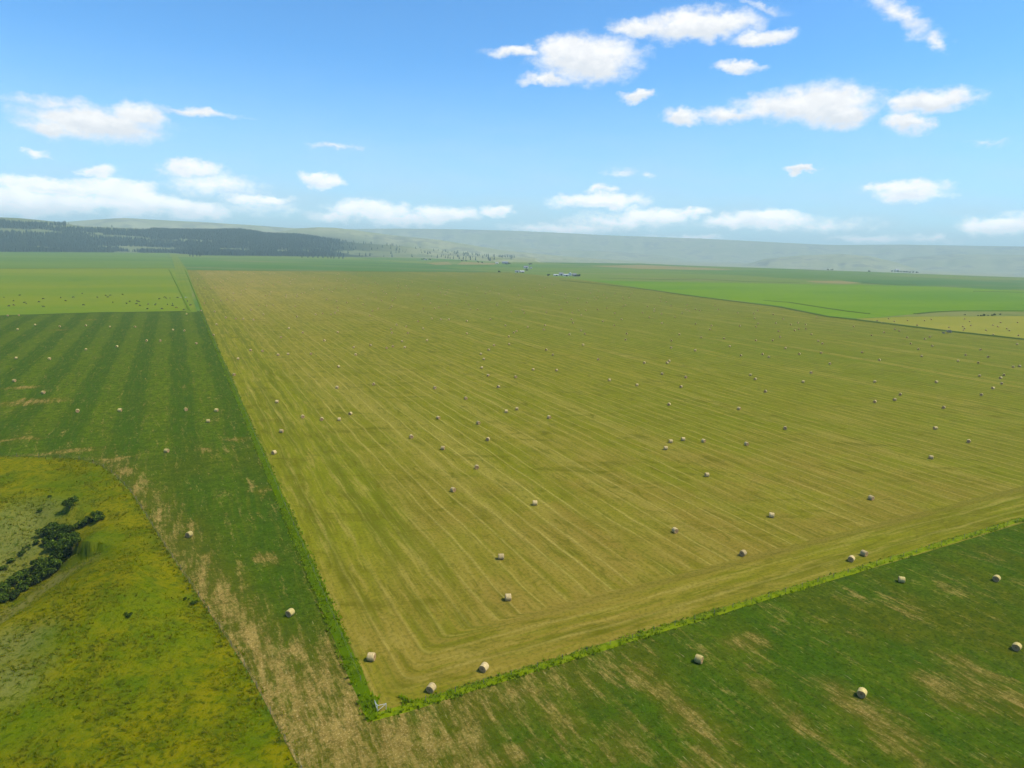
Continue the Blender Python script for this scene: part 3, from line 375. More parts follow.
# ------------------------------------------------------------------ ground materials
def mat_hay():
    mt, N, b = material('mown hay', 0.95, 0.0)
    P, u, v = uvco(N)
    big = N.noise(P, 0.006, 3.0); mid = N.noise(P, 0.035, 4.0, 0.6); sm = N.noise(P, 0.22, 4.0, 0.62); fi = N.noise(P, 1.3, 3.0, 0.65)
    wob = N.m('MULTIPLY', N.m('SUBTRACT', N.noise(P, 0.03, 2.0), 0.5), 3.0)
    corner = N.m('SMOOTH_MIN', u, N.m('MULTIPLY', v, 1.0), 4.0)
    rc = N.m('ADD', N.mixf(N.ss(v, 13.0, 16.0), corner, u), wob)
    far = N.ss(v, 120.0, 700.0)
    # straw rows left by the baler
    cell = N.m('DIVIDE', rc, 5.4); fr = N.m('FRACT', cell)
    tri = N.m('ABSOLUTE', N.m('SUBTRACT', N.m('MULTIPLY', fr, 2.0), 1.0))
    rowid = N.m('FLOOR', cell)
    along = N.mixf(N.ss(v, 13.0, 16.0), u, v)
    rown = N.noise(N.comb(N.m('MULTIPLY', rowid, 3.7), N.m('MULTIPLY', along, 0.02), 0.0), 1.0, 2.0)
    row = N.m('MULTIPLY', N.ss(tri, 0.76, 1.0), N.ss(rown, 0.28, 0.60))
    row = N.m('MULTIPLY', row, N.ss(N.noise(N.comb(N.m('MULTIPLY', rc, 0.8), N.m('MULTIPLY', along, 0.12), 0.0), 1.0, 3.0), 0.22, 0.48))
    band = N.ss(N.noise(N.comb(N.m('MULTIPLY', rc, 0.16), N.m('MULTIPLY', along, 0.006), 0.0), 1.0, 2.0), 0.35, 0.65)
    fine_rows = N.noise(N.comb(N.m('MULTIPLY', rc, 1.5), N.m('MULTIPLY', along, 0.09), 0.0), 1.0, 3.0, 0.6)
    mid_rows = N.noise(N.comb(N.m('MULTIPLY', rc, 0.42), N.m('MULTIPLY', along, 0.035), 5.0), 1.0, 4.0, 0.62)
    olive = (0.150, 0.150, 0.005); tan = (0.250, 0.195, 0.028); brown = (0.188, 0.138, 0.018); green = (0.096, 0.136, 0.002); dk = (0.088, 0.088, 0.002)
    w_tan = N.m('ADD', N.m('MULTIPLY', N.m('SUBTRACT', mid, 0.5), 1.2), N.m('MULTIPLY', N.m('SUBTRACT', sm, 0.5), 0.9))
    left_tan = N.m('MULTIPLY', N.ss(u, 420.0, 60.0), N.ss(v, 250.0, 1100.0, 0.0, 1.0))
    near_tan = N.m('MULTIPLY', N.ss(v, 150.0, 40.0), 0.30)
    left_mid = N.m('MULTIPLY', N.ss(u, 150.0, 20.0), N.ss(v, 40.0, 200.0, 0.0, 0.25))
    w_tan = N.m('ADD', N.m('ADD', N.m('ADD', w_tan, left_tan), near_tan), left_mid, clamp=True)
    col = N.mix(w_tan, olive, tan)
    col = N.mix(N.m('MULTIPLY', N.ss(v, 170.0, 30.0), N.ss(mid, 0.40, 0.58, 0.1, 0.9)), col, brown)
    gr = N.m('ADD', N.m('MULTIPLY', N.ss(u, 60.0, 430.0), 0.85), N.m('MULTIPLY', N.m('SUBTRACT', big, 0.5), 1.6))
    gr = N.m('ADD', gr, N.m('MULTIPLY', N.ss(v, 700.0, 1500.0), N.ss(u, 200.0, 500.0, 0.0, 0.25)), clamp=True)
    col = N.mix(N.m('MULTIPLY', gr, 0.88), col, green)
    band2 = N.noise(N.comb(N.m('MULTIPLY', rc, 0.075), N.m('MULTIPLY', along, 0.003), 3.0), 1.0, 3.0, 0.6)
    col = N.mix(N.m('MULTIPLY', N.ss(band2, 0.5, 0.68), 0.55), col, (0.275, 0.218, 0.040))
    col = N.mix(N.m('MULTIPLY', N.ss(band2, 0.48, 0.34), 0.45), col, (0.140, 0.150, 0.006))
    # headlands cut in rounds along the fences: greener, in bands
    head = N.m('MAXIMUM', N.ss(N.m('ADD', u, wob), 31.0, 22.0), N.m('MULTIPLY', N.ss(N.m('ADD', v, wob), 16.0, 10.0), 0.8))
    hb = N.ss(N.noise(N.comb(N.m('MULTIPLY', rc, 0.3), N.m('MULTIPLY', along, 0.008), 9.0), 1.0, 2.0), 0.38, 0.60)
    hcol = N.mix(hb, (0.088, 0.110, 0.001), (0.165, 0.172, 0.004))
    hcol = N.mix(N.m('MULTIPLY', N.ss(mid_rows, 0.52, 0.7), 0.6), hcol, (0.29, 0.235, 0.04))
    col = N.mix(N.m('MULTIPLY', head, 0.72), col, hcol)
    col = N.mix(N.m('MULTIPLY', band, 0.25), col, (0.125, 0.130, 0.008))
    cb = N.m('MULTIPLY', N.m('MULTIPLY', N.ss(v, 75.0, 10.0), N.ss(u, 140.0, 30.0)), N.ss(mid_rows, 0.36, 0.58, 0.25, 0.75))
    col = N.mix(cb, col, (0.215, 0.150, 0.022))
    # dark streaks of regrowth lying across the rows
    X = N.xyz(pos(N))
    st = N.noise(N.comb(N.m('ADD', N.m('MULTIPLY', X[0], 0.04), N.m('MULTIPLY', X[1], 0.008)), N.m('MULTIPLY', X[1], 0.13), 0.0), 1.0, 4.0, 0.66, 0.8)
    col = N.mix(N.m('MULTIPLY', N.ss(st, 0.53, 0.70), 0.70), col, dk)
    blot = N.noise(N.comb(N.m('MULTIPLY', rc, 0.26), N.m('MULTIPLY', along, 0.10), 1.0), 1.0, 5.0, 0.7, 0.6)
    col = N.mix(N.m('MULTIPLY', N.ss(blot, 0.52, 0.68), 0.72), col, dk)
    col = N.mix(N.m('MULTIPLY', N.ss(mid_rows, 0.48, 0.34), 0.42), col, dk)
    col = N.mix(N.m('MULTIPLY', N.ss(mid_rows, 0.52, 0.70), 0.36), col, (0.300, 0.240, 0.046))
    col = N.mix(N.m('MULTIPLY', row, N.mixf(head, 0.42, 0.20)), col, (0.40, 0.325, 0.078))
    col = N.mix(N.m('MULTIPLY', N.ss(fine_rows, 0.5, 0.75), 0.38), col, (0.32, 0.255, 0.048))
    col = N.mix(N.m('MULTIPLY', N.ss(fi, 0.52, 0.40), 0.45), col, (0.090, 0.082, 0.006))
    N.put(b.inputs['Base Color'], col)
    h = N.m('ADD', N.m('ADD', N.m('MULTIPLY', fi, 0.5), N.m('MULTIPLY', fine_rows, 0.6)), N.m('MULTIPLY', row, 0.7))
    bump(N, b, h, 0.55, 0.30)
    return mt

def mat_alfalfa():
    mt, N, b = material('alfalfa', 0.9, 0.0)
    P, u, v = uvco(N)
    mid = N.noise(P, 0.05, 4.0, 0.6); sm = N.noise(P, 0.35, 4.0, 0.65); fi = N.noise(P, 1.3, 4.0, 0.72); vf = N.noise(P, 3.0, 3.0, 0.65)
    wob = N.m('MULTIPLY', N.m('SUBTRACT', N.noise(P, 0.02, 2.0), 0.5), 5.0)
    uw = N.m('ADD', u, wob)
    dark = (0.036, 0.086, 0.002); lite = (0.088, 0.132, 0.002)
    band = N.m('MULTIPLY', N.m('ADD', N.m('SINE', N.m('MULTIPLY', uw, 6.2832 / 19.0)), 1.0), 0.5)
    fadeb = N.ss(v, 60.0, 260.0, 0.30, 1.0)
    w = N.m('ADD', N.m('MULTIPLY', N.m('MULTIPLY', N.ss(band, 0.25, 0.75), fadeb), 0.85), N.m('MULTIPLY', N.m('SUBTRACT', mid, 0.5), 1.4), clamp=True)
    col = N.mix(w, dark, lite)
    ol = N.noise(N.comb(N.m('MULTIPLY', u, 0.06), N.m('MULTIPLY', v, 0.025), 8.0), 1.0, 4.0, 0.6)
    col = N.mix(N.m('MULTIPLY', N.ss(ol, 0.44, 0.66), N.m('ADD', N.ss(v, 300.0, 60.0, 0.05, 0.55), N.ss(v, 10.0, -10.0, 0.0, 0.25))), col, (0.082, 0.084, 0.003))
    # rows of the mower
    rows = N.noise(N.comb(N.m('MULTIPLY', uw, 0.9), N.m('MULTIPLY', v, 0.045), 0.0), 1.0, 4.0, 0.65)
    col = N.mix(N.m('MULTIPLY', N.ss(rows, 0.47, 0.66), 0.65), col, (0.094, 0.112, 0.007))
    col = N.mix(N.m('MULTIPLY', N.ss(vf, 0.52, 0.68), 0.4), col, (0.085, 0.125, 0.007))
    col = N.mix(N.m('MULTIPLY', N.ss(sm, 0.55, 0.42), 0.5), col, (0.024, 0.055, 0.002))
    col = N.mix(N.m('MULTIPLY', N.ss(fi, 0.50, 0.36), 0.7), col, (0.015, 0.034, 0.001))
    col = N.mix(N.m('MULTIPLY', N.ss(fi, 0.54, 0.70), 0.5), col, (0.095, 0.130, 0.006))
    # bare straw coloured places
    wv = N.n('ShaderNodeTexNoise'); N.put(wv.inputs['Vector'], P); wv.inputs['Scale'].default_value = 0.16; wv.inputs['Detail'].default_value = 4
    pw = N.vm('ADD', P, N.vm('MULTIPLY', N.vm('SUBTRACT', wv.outputs['Color'], (0.5, 0.5, 0.5)), (9, 14, 0)))
    acc = None
    for (bu, bv, ru, rv, s_) in BLOB:
        if bv < 0: ru, rv = ru * 1.25, rv * 1.25
        L = N.vm('LENGTH', N.vm('MULTIPLY', N.vm('SUBTRACT', pw, (bu, bv, 0)), (1.0 / ru, 1.0 / rv, 0)))
        f = N.m('MULTIPLY', N.m('SUBTRACT', 1.25, L), s_)
        acc = f if acc is None else N.m('MAXIMUM', acc, f)
    # a worn strip along the gully rim, round the corner and on under the near fence
    dcl = N.m('SUBTRACT', u, N.m('ADD', N.m('MULTIPLY', v, -0.235), -14.5))
    rim = N.m('MULTIPLY', N.m('MULTIPLY', N.ss(dcl, 17.0, 3.0), N.ss(v, 172.0, 135.0)), N.ss(v, 75.0, 35.0, 0.50, 0.85))
    under = N.m('MULTIPLY', N.m('MULTIPLY', N.ss(v, -17.0, -6.0), N.m('MULTIPLY', N.ss(u, 75.0, 5.0), N.ss(v, 14.0, 2.0))), 0.58)
    turn = N.m('MULTIPLY', N.m('MULTIPLY', N.ss(u, 4.0, -3.0), N.ss(v, 32.0, 10.0)), 0.78)
    acc = N.m('MAXIMUM', N.m('MAXIMUM', acc, rim), N.m('MAXIMUM', under, turn))
    streak = N.noise(N.comb(N.m('MULTIPLY', uw, 0.55), N.m('MULTIPLY', v, 0.075), 0.0), 1.0, 4.0, 0.65)
    thread = N.noise(N.comb(N.m('MULTIPLY', N.m('ADD', uw, N.m('MULTIPLY', v, 0.12)), 1.7), N.m('MULTIPLY', v, 0.34), 2.0), 1.0, 4.0, 0.68)
    loose = N.noise(N.comb(N.m('MULTIPLY', u, 0.11), N.m('MULTIPLY', v, 0.05), 3.0), 1.0, 4.0, 0.6)
    patch = N.m('ADD', N.m('MAXIMUM', N.m('MULTIPLY', acc, 0.60), N.m('MULTIPLY', N.ss(loose, 0.52, 0.74), N.ss(v, 330.0, 0.0, 0.1, 0.50))), N.m('MULTIPLY', N.m('SUBTRACT', streak, 0.5), 2.0))
    patch = N.m('ADD', patch, N.m('MULTIPLY', N.m('SUBTRACT', N.m('ADD', N.m('MULTIPLY', fi, 0.35), N.m('MULTIPLY', thread, 0.75)), 0.55), 1.9))
    pm = N.ss(patch, 0.12, 0.82)
    straw = N.mix(N.ss(sm, 0.35, 0.65), (0.200, 0.132, 0.026), (0.315, 0.215, 0.052))
    straw = N.mix(N.m('MULTIPLY', N.ss(vf, 0.5, 0.66), 0.8), straw, (0.50, 0.36, 0.13))
    straw = N.mix(N.m('MULTIPLY', N.ss(fi, 0.5, 0.36), 0.55), straw, (0.10, 0.085, 0.018))
    soft = N.m('MULTIPLY', N.ss(acc, -0.25, 0.85), 0.62)
    col = N.mix(soft, col, (0.092, 0.084, 0.006))
    col = N.mix(N.m('MULTIPLY', pm, N.ss(v, -14.0, 4.0, 0.66, 0.85)), col, straw)
    # loose stems
    stems = N.noise(N.comb(N.m('MULTIPLY', uw, 2.4), N.m('MULTIPLY', v, 0.35), 7.0), 1.0, 2.0, 0.6)
    col = N.mix(N.m('MULTIPLY', N.ss(stems, 0.66, 0.74), N.ss(v, 320.0, 90.0, 0.06, 0.42)), col, (0.36, 0.30, 0.12))
    N.put(b.inputs['Base Color'], col)
    bump(N, b, N.m('ADD', N.m('MULTIPLY', fi, 1.0), N.m('MULTIPLY', vf, 0.5)), 0.9, 0.40)
    return mt

def mat_plain(name, c1, c2, c3=None, scale=0.02, row=None, rowamt=0.25):
    """a distant crop or grass: two tones in drifts, optional drill rows"""
    mt, N, b = material(name, 0.95, 0.0)
    P, u, v = uvco(N)
    a = N.noise(N.comb(N.m('MULTIPLY', u, 0.35), v, 0.0), scale * 0.45, 4.0, 0.6); f = N.noise(P, scale * 9, 4.0, 0.65)
    col = N.mix(N.ss(N.m('ADD', N.m('MULTIPLY', a, 0.75), N.m('MULTIPLY', f, 0.25)), 0.36, 0.62), c1, c2)
    if c3: col = N.mix(N.m('MULTIPLY', N.ss(N.noise(N.comb(u, N.m('MULTIPLY', v, 0.3), 4.0), scale, 4.0, 0.6), 0.55, 0.75), 0.6), col, c3)
    if row:
        s_ = N.m('SINE', N.m('MULTIPLY', u, 6.2832 / row))
        col = N.mix(N.m('MULTIPLY', N.ss(s_, -0.2, 0.8), rowamt), col, tuple(x * 0.72 for x in c1))
    N.put(b.inputs['Base Color'], col)
    bump(N, b, f, 0.5, 0.5)
    return mt

def mat_ground():
    """the wide plain: a patchwork of grass and crops laid out square"""
    mt, N, b = material('prairie', 0.95, 0.0)
    P, u, v = uvco(N)
    cu = N.m('FLOOR', N.m('DIVIDE', N.m('ADD', u, 30.0), 805.0)); cv = N.m('FLOOR', N.m('DIVIDE', N.m('ADD', v, 15.0), 403.0))
    wn = N.n('ShaderNodeTexWhiteNoise', noise_dimensions='2D'); N.put(wn.inputs['Vector'], N.comb(cu, cv, 0.0))
    k = wn.outputs['Value']
    col = N.mix(N.ss(k, 0.2, 0.45), (0.085, 0.160, 0.016), (0.130, 0.180, 0.018))
    col = N.mix(N.ss(k, 0.6, 0.9), col, (0.068, 0.145, 0.020))
    d = N.noise(N.comb(N.m('MULTIPLY', u, 0.4), v, 0.0), 0.006, 4.0, 0.6); f = N.noise(P, 0.08, 4.0, 0.65)
    col = N.mix(N.m('MULTIPLY', N.ss(d, 0.5, 0.7), 0.6), col, (0.150, 0.165, 0.048))
    X = N.xyz(pos(N))
    st = N.noise(N.comb(N.m('MULTIPLY', X[0], 0.0014), N.m('MULTIPLY', X[1], 0.008), 0.0), 1.0, 4.0, 0.6)
    col = N.mix(N.m('MULTIPLY', N.ss(st, 0.54, 0.68), 0.55), col, (0.205, 0.170, 0.065))
    col = N.mix(N.m('MULTIPLY', N.ss(st, 0.44, 0.34), 0.55), col, (0.045, 0.095, 0.030))
    col = N.mix(N.m('MULTIPLY', f, 0.25), col, (0.06, 0.10, 0.02))
    N.put(b.inputs['Base Color'], col)
    return mt

def mat_coulee():
    mt, N, b = material('rough pasture', 0.95, 0.0)
    p = pos(N); P = N.comb(N.xyz(p)[0], N.xyz(p)[1], 0.0)
    big = N.noise(P, 0.06, 3.0); mid = N.noise(P, 0.22, 5.0, 0.65, 0.3); fi = N.noise(P, 0.9, 5.0, 0.72, 0.4); vf = N.noise(P, 2.4, 4.0, 0.68)
    base = N.mix(N.ss(mid, 0.36, 0.62), (0.086, 0.110, 0.001), (0.158, 0.142, 0.001))
    base = N.mix(N.m('MULTIPLY', N.ss(big, 0.48, 0.66), 0.45), base, (0.205, 0.172, 0.002))
    wv = N.n('ShaderNodeTexNoise'); N.put(wv.inputs['Vector'], P); wv.inputs['Scale'].default_value = 0.14; wv.inputs['Detail'].default_value = 5
    pw = N.vm('ADD', P, N.vm('MULTIPLY', N.vm('SUBTRACT', wv.outputs['Color'], (0.5, 0.5, 0.5)), (11, 11, 0)))
    for kind, c, amt in (('lush', (0.060, 0.108, 0.001), 0.6), ('lit_path', (0.185, 0.165, 0.035), 0.85), ('grey', (0.140, 0.145, 0.034), 0.7)):  # pale crest path and lush slope behind also paint in the ridge's shading
        acc = None
        for (bx, by, r_, k) in COULBLOB:
            if k != kind: continue
            f = N.m('SUBTRACT', 1.15, N.m('DIVIDE', N.vm('LENGTH', N.vm('SUBTRACT', pw, (bx, by, 0))), r_))
            acc = f if acc is None else N.m('MAXIMUM', acc, f)
        msk = N.ss(N.m('ADD', acc, N.m('MULTIPLY', N.m('SUBTRACT', fi, 0.5), 1.0)), -0.15, 0.95)
        base = N.mix(N.m('MULTIPLY', msk, amt), base, c)
    base = N.mix(N.m('MULTIPLY', N.ss(fi, 0.52, 0.36), 0.8), base, (0.036, 0.062, 0.001))
    base = N.mix(N.m('MULTIPLY', N.ss(vf, 0.54, 0.72), 0.5), base, (0.225, 0.235, 0.004))
    N.put(b.inputs['Base Color'], base)
    bump(N, b, N.m('ADD', N.m('MULTIPLY', fi, 1.0), N.m('MULTIPLY', vf, 0.4)), 0.8, 0.35)
    return mt

def mat_hills():
    mt, N, b = material('hill grassland', 0.95, 0.0)
    p = pos(N); X = N.xyz(p)
    P = N.comb(X[0], X[1], 0.0)
    a = N.noise(P, 0.0016, 5.0, 0.6); c = N.noise(P, 0.006, 4.0, 0.65, 0.4); f = N.noise(P, 0.03, 4.0, 0.65)
    col = N.mix(N.ss(a, 0.4, 0.6), (0.240, 0.255, 0.100), (0.330, 0.320, 0.150))
    wood = N.m('ADD', N.m('MULTIPLY', N.m('SUBTRACT', c, 0.5), 1.2), N.m('MULTIPLY', N.m('SUBTRACT', a, 0.5), 1.5))
    rr = N.vm('LENGTH', P)
    col = N.mix(N.m('MULTIPLY', N.ss(wood, 0.02, 0.22), 0.55), col, (0.055, 0.085, 0.06))
    # dark timber on the nearest hills
    azl = N.m('ARCTAN2', X[0], X[1])
    near = N.m('MULTIPLY', N.ss(rr, 6300.0, 5600.0), N.ss(azl, -0.10, -0.27))
    ga = N.n('ShaderNodeAttribute'); ga.attribute_name = 'glade'; clear_ = ga.outputs['Fac']
    col = N.mix(N.m('MULTIPLY', near, N.m('SUBTRACT', 1.0, clear_)), col, (0.026, 0.046, 0.020))
    col = N.mix(N.m('MULTIPLY', clear_, 0.85), col, (0.13, 0.16, 0.06))
    col = N.mix(N.m('MULTIPLY', f, 0.3), col, (0.03, 0.045, 0.02))
    N.put(b.inputs['Base Color'], col)
    return mt

def mat_glade():
    mt, N, b = material('glade grass', 0.95, 0.0)
    P, u, v = uvco(N)
    N.put(b.inputs['Base Color'], N.mix(N.noise(P, 0.02, 4.0), (0.15, 0.19, 0.05), (0.24, 0.24, 0.09)))
    return mt

M_HAY, M_ALF, M_GROUND, M_COUL, M_HILL = mat_hay(), mat_alfalfa(), mat_ground(), mat_coulee(), mat_hills()
M_CROP = mat_plain('young crop', (0.090, 0.180, 0.002), (0.130, 0.210, 0.003), (0.078, 0.160, 0.003), 0.012, 21.0, 0.18)
M_PAST = mat_plain('grazed pasture', (0.108, 0.168, 0.006), (0.155, 0.185, 0.006), (0.080, 0.145, 0.008), 0.01)
M_FARL = mat_plain('far meadow', (0.084, 0.150, 0.014), (0.112, 0.168, 0.016), (0.066, 0.130, 0.016), 0.008)
M_STUB = mat_plain('stubble', (0.205, 0.200, 0.018), (0.250, 0.225, 0.028), (0.15, 0.17, 0.012), 0.02, 14.0, 0.2)
M_OLIVE = mat_plain('olive margin', (0.130, 0.155, 0.030), (0.165, 0.170, 0.040), (0.075, 0.10, 0.02), 0.03)
M_FALLOW = mat_plain('fallow', (0.180, 0.165, 0.040), (0.230, 0.190, 0.060), None, 0.02)
M_LANE = mat_plain('lane grass', (0.105, 0.160, 0.008), (0.150, 0.178, 0.010), (0.17, 0.17, 0.02), 0.03, 7.0, 0.2)

# ------------------------------------------------------------------ ground, gully and hills from one polar sheet
def glade(x, y, z):
    """open grass between the timber of the near hills"""
    r = np.hypot(x, y); az = np.degrees(np.arctan2(x, y))
    el = (z - 70) / r * 660                                      # height in the view, for the glades seen from the plain
    px = 512 + 660 * np.tan(np.radians(az + 0.3))
    t = fbm(x / 160, y / 160, 3, 91)
    g = (fbm(px / 60, el / 2.2, 3, 55) > 0.66) & (el > -12)
    g |= (np.abs(el - 2.6) < 1.6) & (px < 62 + 8 * t) & (t > .35)
    g |= (el > 7.0 + 4 * t) & (px < 80)
    g |= (np.abs(el - 8.5) < 1.6) & (px > 78) & (px < 122) & (t > .3)
    g |= (np.abs(el + 13.0) < 0.8) & (px > 122) & (px < 170) & (t > .42)
    g |= (np.abs(el + 9.0) < 1.4) & (px > 226) & (px < 256)
    g |= (np.abs(el + 9.5) < 1.6) & (px > 282) & (px < 315) & (t > 0.4)
    return g & (r < np.maximum(4700, edge_r(np.clip(az, -75, 75)) + 300) + 250) & (az < 0)

def build_terrain():
    az = np.concatenate([np.arange(-62, 62.01, 0.2), np.arange(64, 298, 4.0)])
    rs = [1.0, 15, 30, 42, 52, 60]; r = 60.0
    while r < 13600:
        r += 1.0 if r < 190 else (2.0 if r < 330 else min(r * 0.02, 60.0)); rs.append(r)
    rs = np.array(rs); A, RR = np.meshgrid(np.radians(az), rs)
    X = np.sin(A) * RR; Y = np.cos(A) * RR
    Z = height(X.ravel(), Y.ravel()).reshape(X.shape)
    azd = np.degrees(np.arctan2(X, Y))
    na, nr = len(az), len(rs)
    V = np.stack([X, Y, Z], -1).reshape(-1, 3)
    i, j = np.meshgrid(np.arange(nr - 1), np.arange(na), indexing='ij'); j2 = (j + 1) % na
    F = np.stack([i * na + j, i * na + j2, (i + 1) * na + j2, (i + 1) * na + j], -1).reshape(-1, 4)[:, ::-1]
    ctr = V[F].mean(1)
    inc = inside(ctr[:, 0], ctr[:, 1], COUL_POLY)
    rc = np.hypot(ctr[:, 0], ctr[:, 1]); ac = np.clip(np.degrees(np.arctan2(ctr[:, 0], ctr[:, 1])), -75, 75)
    hil = rc > edge_r(ac)
    for nm, sel, mt in (('ground', ~inc & ~hil, M_GROUND), ('gully_grassland', inc, M_COUL), ('hills', hil, M_HILL)):
        f = F[sel]; idx, inv = np.unique(f.ravel(), return_inverse=True)
        o = mesh_obj(nm, mesh_np(nm, V[idx], inv.reshape(-1, 4), mt, True))
        if nm == 'hills':
            at = o.data.attributes.new('glade', 'FLOAT', 'POINT'); at.data.foreach_set('value', glade(*V[idx].T).astype(np.float32))
        tag(o, kind='structure')
    # the middle of the sheet, straight under the camera
    f = np.array([[k, (k + 1) % na, na, na] for k in range(na)])
build_terrain()

# ------------------------------------------------------------------ fields: flat sheets a hand above the plain
def field(name, poly, mt, z=0.05, kind='structure'):
    bm = bmesh.new(); vs = [bm.verts.new((p[0], p[1], 0)) for p in poly]
    es = [bm.edges.new((vs[k], vs[(k + 1) % len(vs)])) for k in range(len(vs))]
    bmesh.ops.triangle_fill(bm, use_beauty=True, edges=es, normal=(0, 0, 1))
    for f in bm.faces:
        if f.normal.z < 0: f.normal_flip()
    me = bpy.data.meshes.new(name); bm.to_mesh(me); bm.free(); me.materials.append(mt)
    o = mesh_obj(name, me, None, (CORNER[0], CORNER[1], z), ROT_UV)
    return tag(o, kind=kind)

def q2(p): return tuple(p)
hay_poly = [(-0.5, -0.5)] + [(RIGHT[-1][0] + 40, -0.5)] + [tuple(p) for p in RIGHT[::-1]] + [tuple(p) for p in FAREND[1:]] + [(-0.5, 640.0)]
field('hay_field', hay_poly, M_HAY, 0.05)
wl = PAST[0]
alf = [(-0.5, -0.5), (-0.5, 640.0)] + [(-9, 640.5), (PAST[1][0], PAST[1][1] - 2.5), (PAST[2][0], PAST[2][1] - 2.5), (PAST[3][0], PAST[3][1] - 3)] + [tuple(p) for p in COUL] + [(-15, -50), (400, -300), (RIGHT[-1][0] + 40, -0.5)]
field('alfalfa_field', alf, M_ALF, 0.045)
field('pasture', PAST, M_PAST, 0.05)
field('far_meadow', FARLEFT, M_FARL, 0.05)
field('grass_lane', LANE, M_LANE, 0.06)
field('crop_field', CROP, M_CROP, 0.05)
field('stubble_field', STUB, M_STUB, 0.06)
field('field_margin', OLIVE, M_OLIVE, 0.055)
for p in FALLOW: field('fallow_patch', p, M_FALLOW, 0.10)

# ------------------------------------------------------------------ grass that stands: banks along the fences and tussocks
def mat_grass(name, cols, darker=0.5):
    mt, N, b = material(name, 0.85, 0.0)
    k = island(N); P = pos(N)
    col = N.mix(N.ss(k, 0.0, 0.55), cols[0], cols[1]); col = N.mix(N.ss(k, 0.55, 1.0), col, cols[2])
    n = N.noise(P, 0.5, 3.0); col = N.mix(N.m('MULTIPLY', N.ss(n, 0.45, 0.62), 0.6), col, cols[0])
    N.put(b.inputs['Base Color'], col)
    tr = N.n('ShaderNodeBsdfTranslucent'); N.put(tr.inputs['Color'], col); mx = N.n('ShaderNodeMixShader'); mx.inputs[0].default_value = 0.35
    t = N.t; o = [q for q in t.nodes if q.type == 'OUTPUT_MATERIAL'][0]
    t.links.new(b.outputs[0], mx.inputs[1]); t.links.new(tr.outputs[0], mx.inputs[2]); t.links.new(mx.outputs[0], o.inputs[0])
    return mt

def soft_up(o, up=0.72):
    """thin blades scatter light from all over the sod: lean their normals upward"""
    me = o.data; n = len(me.vertices); V = np.zeros(n * 3, np.float32); me.vertices.foreach_get('normal', V); V = V.reshape(-1, 3)
    V[:, 2] = np.abs(V[:, 2]); V = V * (1 - up) + np.array([0, 0, up]); V /= np.linalg.norm(V, axis=1)[:, None]
    me.polygons.foreach_set('use_smooth', np.full(len(me.polygons), True)); me.normals_split_custom_set_from_vertices(V.tolist())
    return o

def tufts(xyz, size, blades=6, spread=0.5):
    """numpy tussocks: each blade a leaning triangle; xyz (n,3), size (n,)"""
    n = len(xyz); B = blades
    a = RNG.rand(n, B) * 6.283; lean = (0.35 + 1.1 * RNG.rand(n, B)) * spread
    hgt = size[:, None] * (0.55 + 0.6 * RNG.rand(n, B)); wd = size[:, None] * (0.16 + 0.14 * RNG.rand(n, B))
    off = size[:, None] * 0.28 * RNG.rand(n, B); oa = RNG.rand(n, B) * 6.283
    bx = xyz[:, 0:1] + np.cos(oa) * off; by = xyz[:, 1:2] + np.sin(oa) * off; bz = np.repeat(xyz[:, 2:3] - 0.05, B, 1)
    ca, sa = np.cos(a), np.sin(a)
    p0 = np.stack([bx - sa * wd, by + ca * wd, bz], -1); p1 = np.stack([bx + sa * wd, by - ca * wd, bz], -1)
    p2 = np.stack([bx + ca * lean * hgt, by + sa * lean * hgt, bz + hgt], -1)
    flip = (np.cross(p1 - p0, p2 - p0)[..., 2] < 0)[..., None]
    p0, p1 = np.where(flip, p1, p0), np.where(flip, p0, p1)
    V = np.stack([p0, p1, p2], 2).reshape(-1, 3)
    return V, np.arange(len(V)).reshape(-1, 3)

def bank(pts, width, hgt, step, seed):
    """a humped strip of standing grass along a polyline (field coordinates)"""
    P = np.array([uvw(*p)[:2] for p in pts]); seg = np.hypot(*np.diff(P, axis=0).T); cum = np.concatenate([[0], np.cumsum(seg)])
    s = np.arange(0, cum[-1], step) if np.isscalar(step) else step
    cx = np.interp(s, cum, P[:, 0]); cy = np.interp(s, cum, P[:, 1])
    tx = np.gradient(cx); ty = np.gradient(cy); L = np.hypot(tx, ty) + 1e-9; nx, ny = -ty / L, tx / L
    rows = []
    k = (-0.5, -0.3, -0.08, 0.15, 0.36, 0.5); hh = (0.0, 0.75, 1.0, 0.9, 0.7, 0.0)
    for q, h in zip(k, hh):
        wv = 1 + 0.35 * (fbm(s / 6, s * 0 + q * 9, 3, seed) - .5) * 2
        hv = h * (0.6 + 0.8 * fbm(s / 2.1, s * 0 + q * 31, 3, seed + 5))
        rows.append(np.stack([cx + nx * q * width * wv, cy + ny * q * width * wv, 0.04 + hv * hgt], -1))
    V = np.stack(rows, 1).reshape(-1, 3); n = len(s); K = len(k)
    i, j = np.meshgrid(np.arange(n - 1), np.arange(K - 1), indexing='ij')
    F = np.stack([i * K + j, (i + 1) * K + j, (i + 1) * K + j + 1, i * K + j + 1], -1).reshape(-1, 4)
    if np.cross(V[F[0, 1]] - V[F[0, 0]], V[F[0, 3]] - V[F[0, 0]])[2] < 0: F = F[:, ::-1]
    return V, F

def join(*vf):
    """stack meshes; triangles are padded out of quads"""
    Vs, Fs, o = [], [], 0
    for V, F in vf:
        F = np.asarray(F)
        if F.shape[1] == 4: F = np.concatenate([F[:, [0, 1, 2]], F[:, [0, 2, 3]]])
        Vs.append(V); Fs.append(F + o); o += len(V)
    return np.concatenate(Vs), np.concatenate(Fs)

